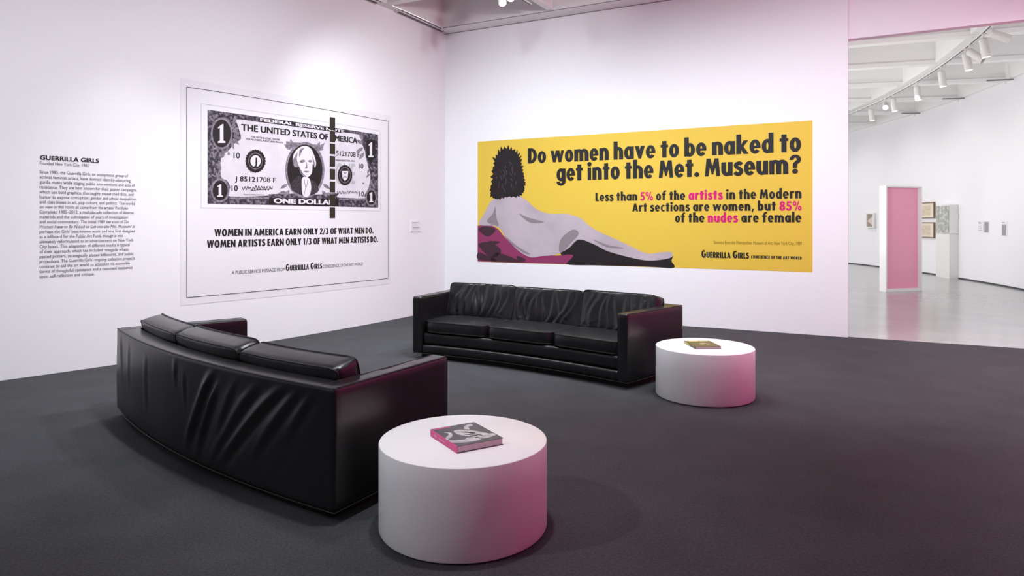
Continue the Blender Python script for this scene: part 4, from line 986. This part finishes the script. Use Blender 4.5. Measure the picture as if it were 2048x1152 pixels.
m.build('contact_slot', M['slot'], t)
M['spot'] = mat('white_spotlight_housing', (0.74, 0.735, 0.71), 0.4, 0.4)
M['spotin'] = mat('dark_spotlight_mouth', (0.06, 0.06, 0.06), 0.5)
M['lens'] = mat('glowing_lens', (1, 1, 1), 0.4, emit=(1, 0.98, 0.93), estr=16)
def spotlight(label, top, aim, L=0.27, R_=0.062, lit=True, group='spotlights along the hall track'):
    """cylindrical head on a stem below the point top, pointing along aim"""
    t = thing('track_spotlight', label, 'spotlight', tuple(top), 0, group)
    aim = Vector(aim).normalized(); c = Vector((0, 0, -0.10))
    Mx = Matrix.Translation(c) @ aim.to_track_quat('Z', 'Y').to_matrix().to_4x4()
    prof = [(0, -0.05), (R_*0.75, -0.05), (R_, -0.03), (R_, L-0.01), (R_-0.006, L), (R_-0.010, L-0.02), (R_-0.012, L-0.035)]
    h = MB().lathe(prof, 28, M4=Mx).build('housing', M['spot'], t, smooth=True, weld=True)
    m = MB(); pr = [(0, L-0.034), (R_-0.0115, L-0.034)] if lit else [(0, L-0.12), (R_-0.012, L-0.10), (R_-0.0115, L-0.030)]
    m.lathe(pr, 28, M4=Mx); m.build('lens' if lit else 'mouth', M['lens'] if lit else M['spotin'], t, weld=True)
    m = MB(); m.tube([(0, 0, 0.042), (0, 0, -0.02), tuple(c*0.9)], 0.010, 8); m.box(-0.04, 0.04, -0.016, 0.016, 0.02, 0.042)
    m.build('stem', M['spot'], t)
    return t
dn = (0.10, -0.05, -1)
SP = [(1967, (0.15, -0.05, -1), True, 'white track spotlight nearest the pink header, glowing downwards'),
      (1932, (0.15, -0.1, -1), True, 'lit white track spotlight paired with an unlit angled one'),
      (1941, (0.5, -0.62, -0.75), False, 'unlit angled white track spotlight showing its dark mouth'),
      (1883, dn, True, 'lit track spotlight below the second ceiling rib of the hall'),
      (1834, dn, True, 'lit yellowish track spotlight between the second and third hall ribs'),
      (1787, dn, True, 'small lit track spotlight beside the round glaring one'),
      (1771, (-0.45, -0.8, -0.45), True, 'round glaring track spotlight turned towards the viewer'),
      (1742, dn, True, 'farthest small track spotlight by the edge of the white wall')]
for px, aim, lit, lab in SP:
    p = tp(px); spotlight(lab, (p.x, p.y, TZ-0.065), aim, 0.27, 0.066, lit)
p = tp(1985); spotlight('pale unlit track spotlight partly hidden behind the pink header', (p.x, p.y, TZ-0.065), (0.9, -0.1, -0.35), 0.27, 0.066, False)
# short service rails where the ribs meet the outer wall
for px, lab in ((2006, 'short dark ceiling rail end at the outer wall nearest the viewer'), (1912, 'short dark ceiling rail end at the second hall rib'), (1826, 'short dark ceiling rail end at the third hall rib')):
    x, y = hit_circle(px, FC, FR-0.25, True); a_ = math.atan2(y-FC[1], x-FC[0]); d = Vector((math.cos(a_), math.sin(a_), 0)); n = Vector((d.y, -d.x, 0))*0.02
    t = thing('ceiling_rail', lab, 'rail', (x, y, CEIL-0.03), 0, 'service rail ends along the hall wall')
    m = MB(); m.slab([-d*0.32-n, d*0.2-n, d*0.2+n, -d*0.32+n], -0.02, 0.01); m.build('rail', M['slat'], t)
    m = MB(); m.tube([(d*0.05)[:], tuple(d*0.05+Vector((0, 0, -0.09)))], 0.018, 8); m.build('clip', M['fitting'], t)

# spotlight pair on the room's own ceiling rib
M['spotpink'] = mat('rosy_white_housing', (0.72, 0.66, 0.66), 0.4, 0.4)
q = K+UN*2.05
a0 = q-UL*0.7; a1 = q-UL*6
t = thing('lighting_track', 'thin dark lighting track along the ceiling rib above the corner', 'track', (a0.x, a0.y, CEIL-0.012))
m = MB(); d = (a1-a0); n = UN*0.018; z = Vector((0, 0, 0)); m.slab([z-n, d-n, d+n, z+n], -0.012, 0.012); m.build('rail', M['fitting'], t)
m = MB(); n = UN*0.007; m.slab([z-n, d-n, d+n, z+n], -0.014, -0.0115); m.build('contact_slot', M['slot'], t)
def at(px, py, Y): return Vector(((px-CX)/F*Y, Y, HC-(py-HY)*Y/F))
for (px, py, Y, lab) in ((1008, 14, 9.15, 'lit spotlight hanging above the corner, larger of two at the top edge'), (1033, 5, 9.25, 'lit spotlight hanging above the corner, smaller of two at the top edge')):
    tip = at(px, py, Y); spotlight(lab, (tip.x-0.04, tip.y, tip.z+0.30), (0.12 if px < 1020 else -0.25, -0.5, -1), 0.21, 0.055, True, 'spotlights at the top of the photo')

bpy.data.objects.remove(_fo)
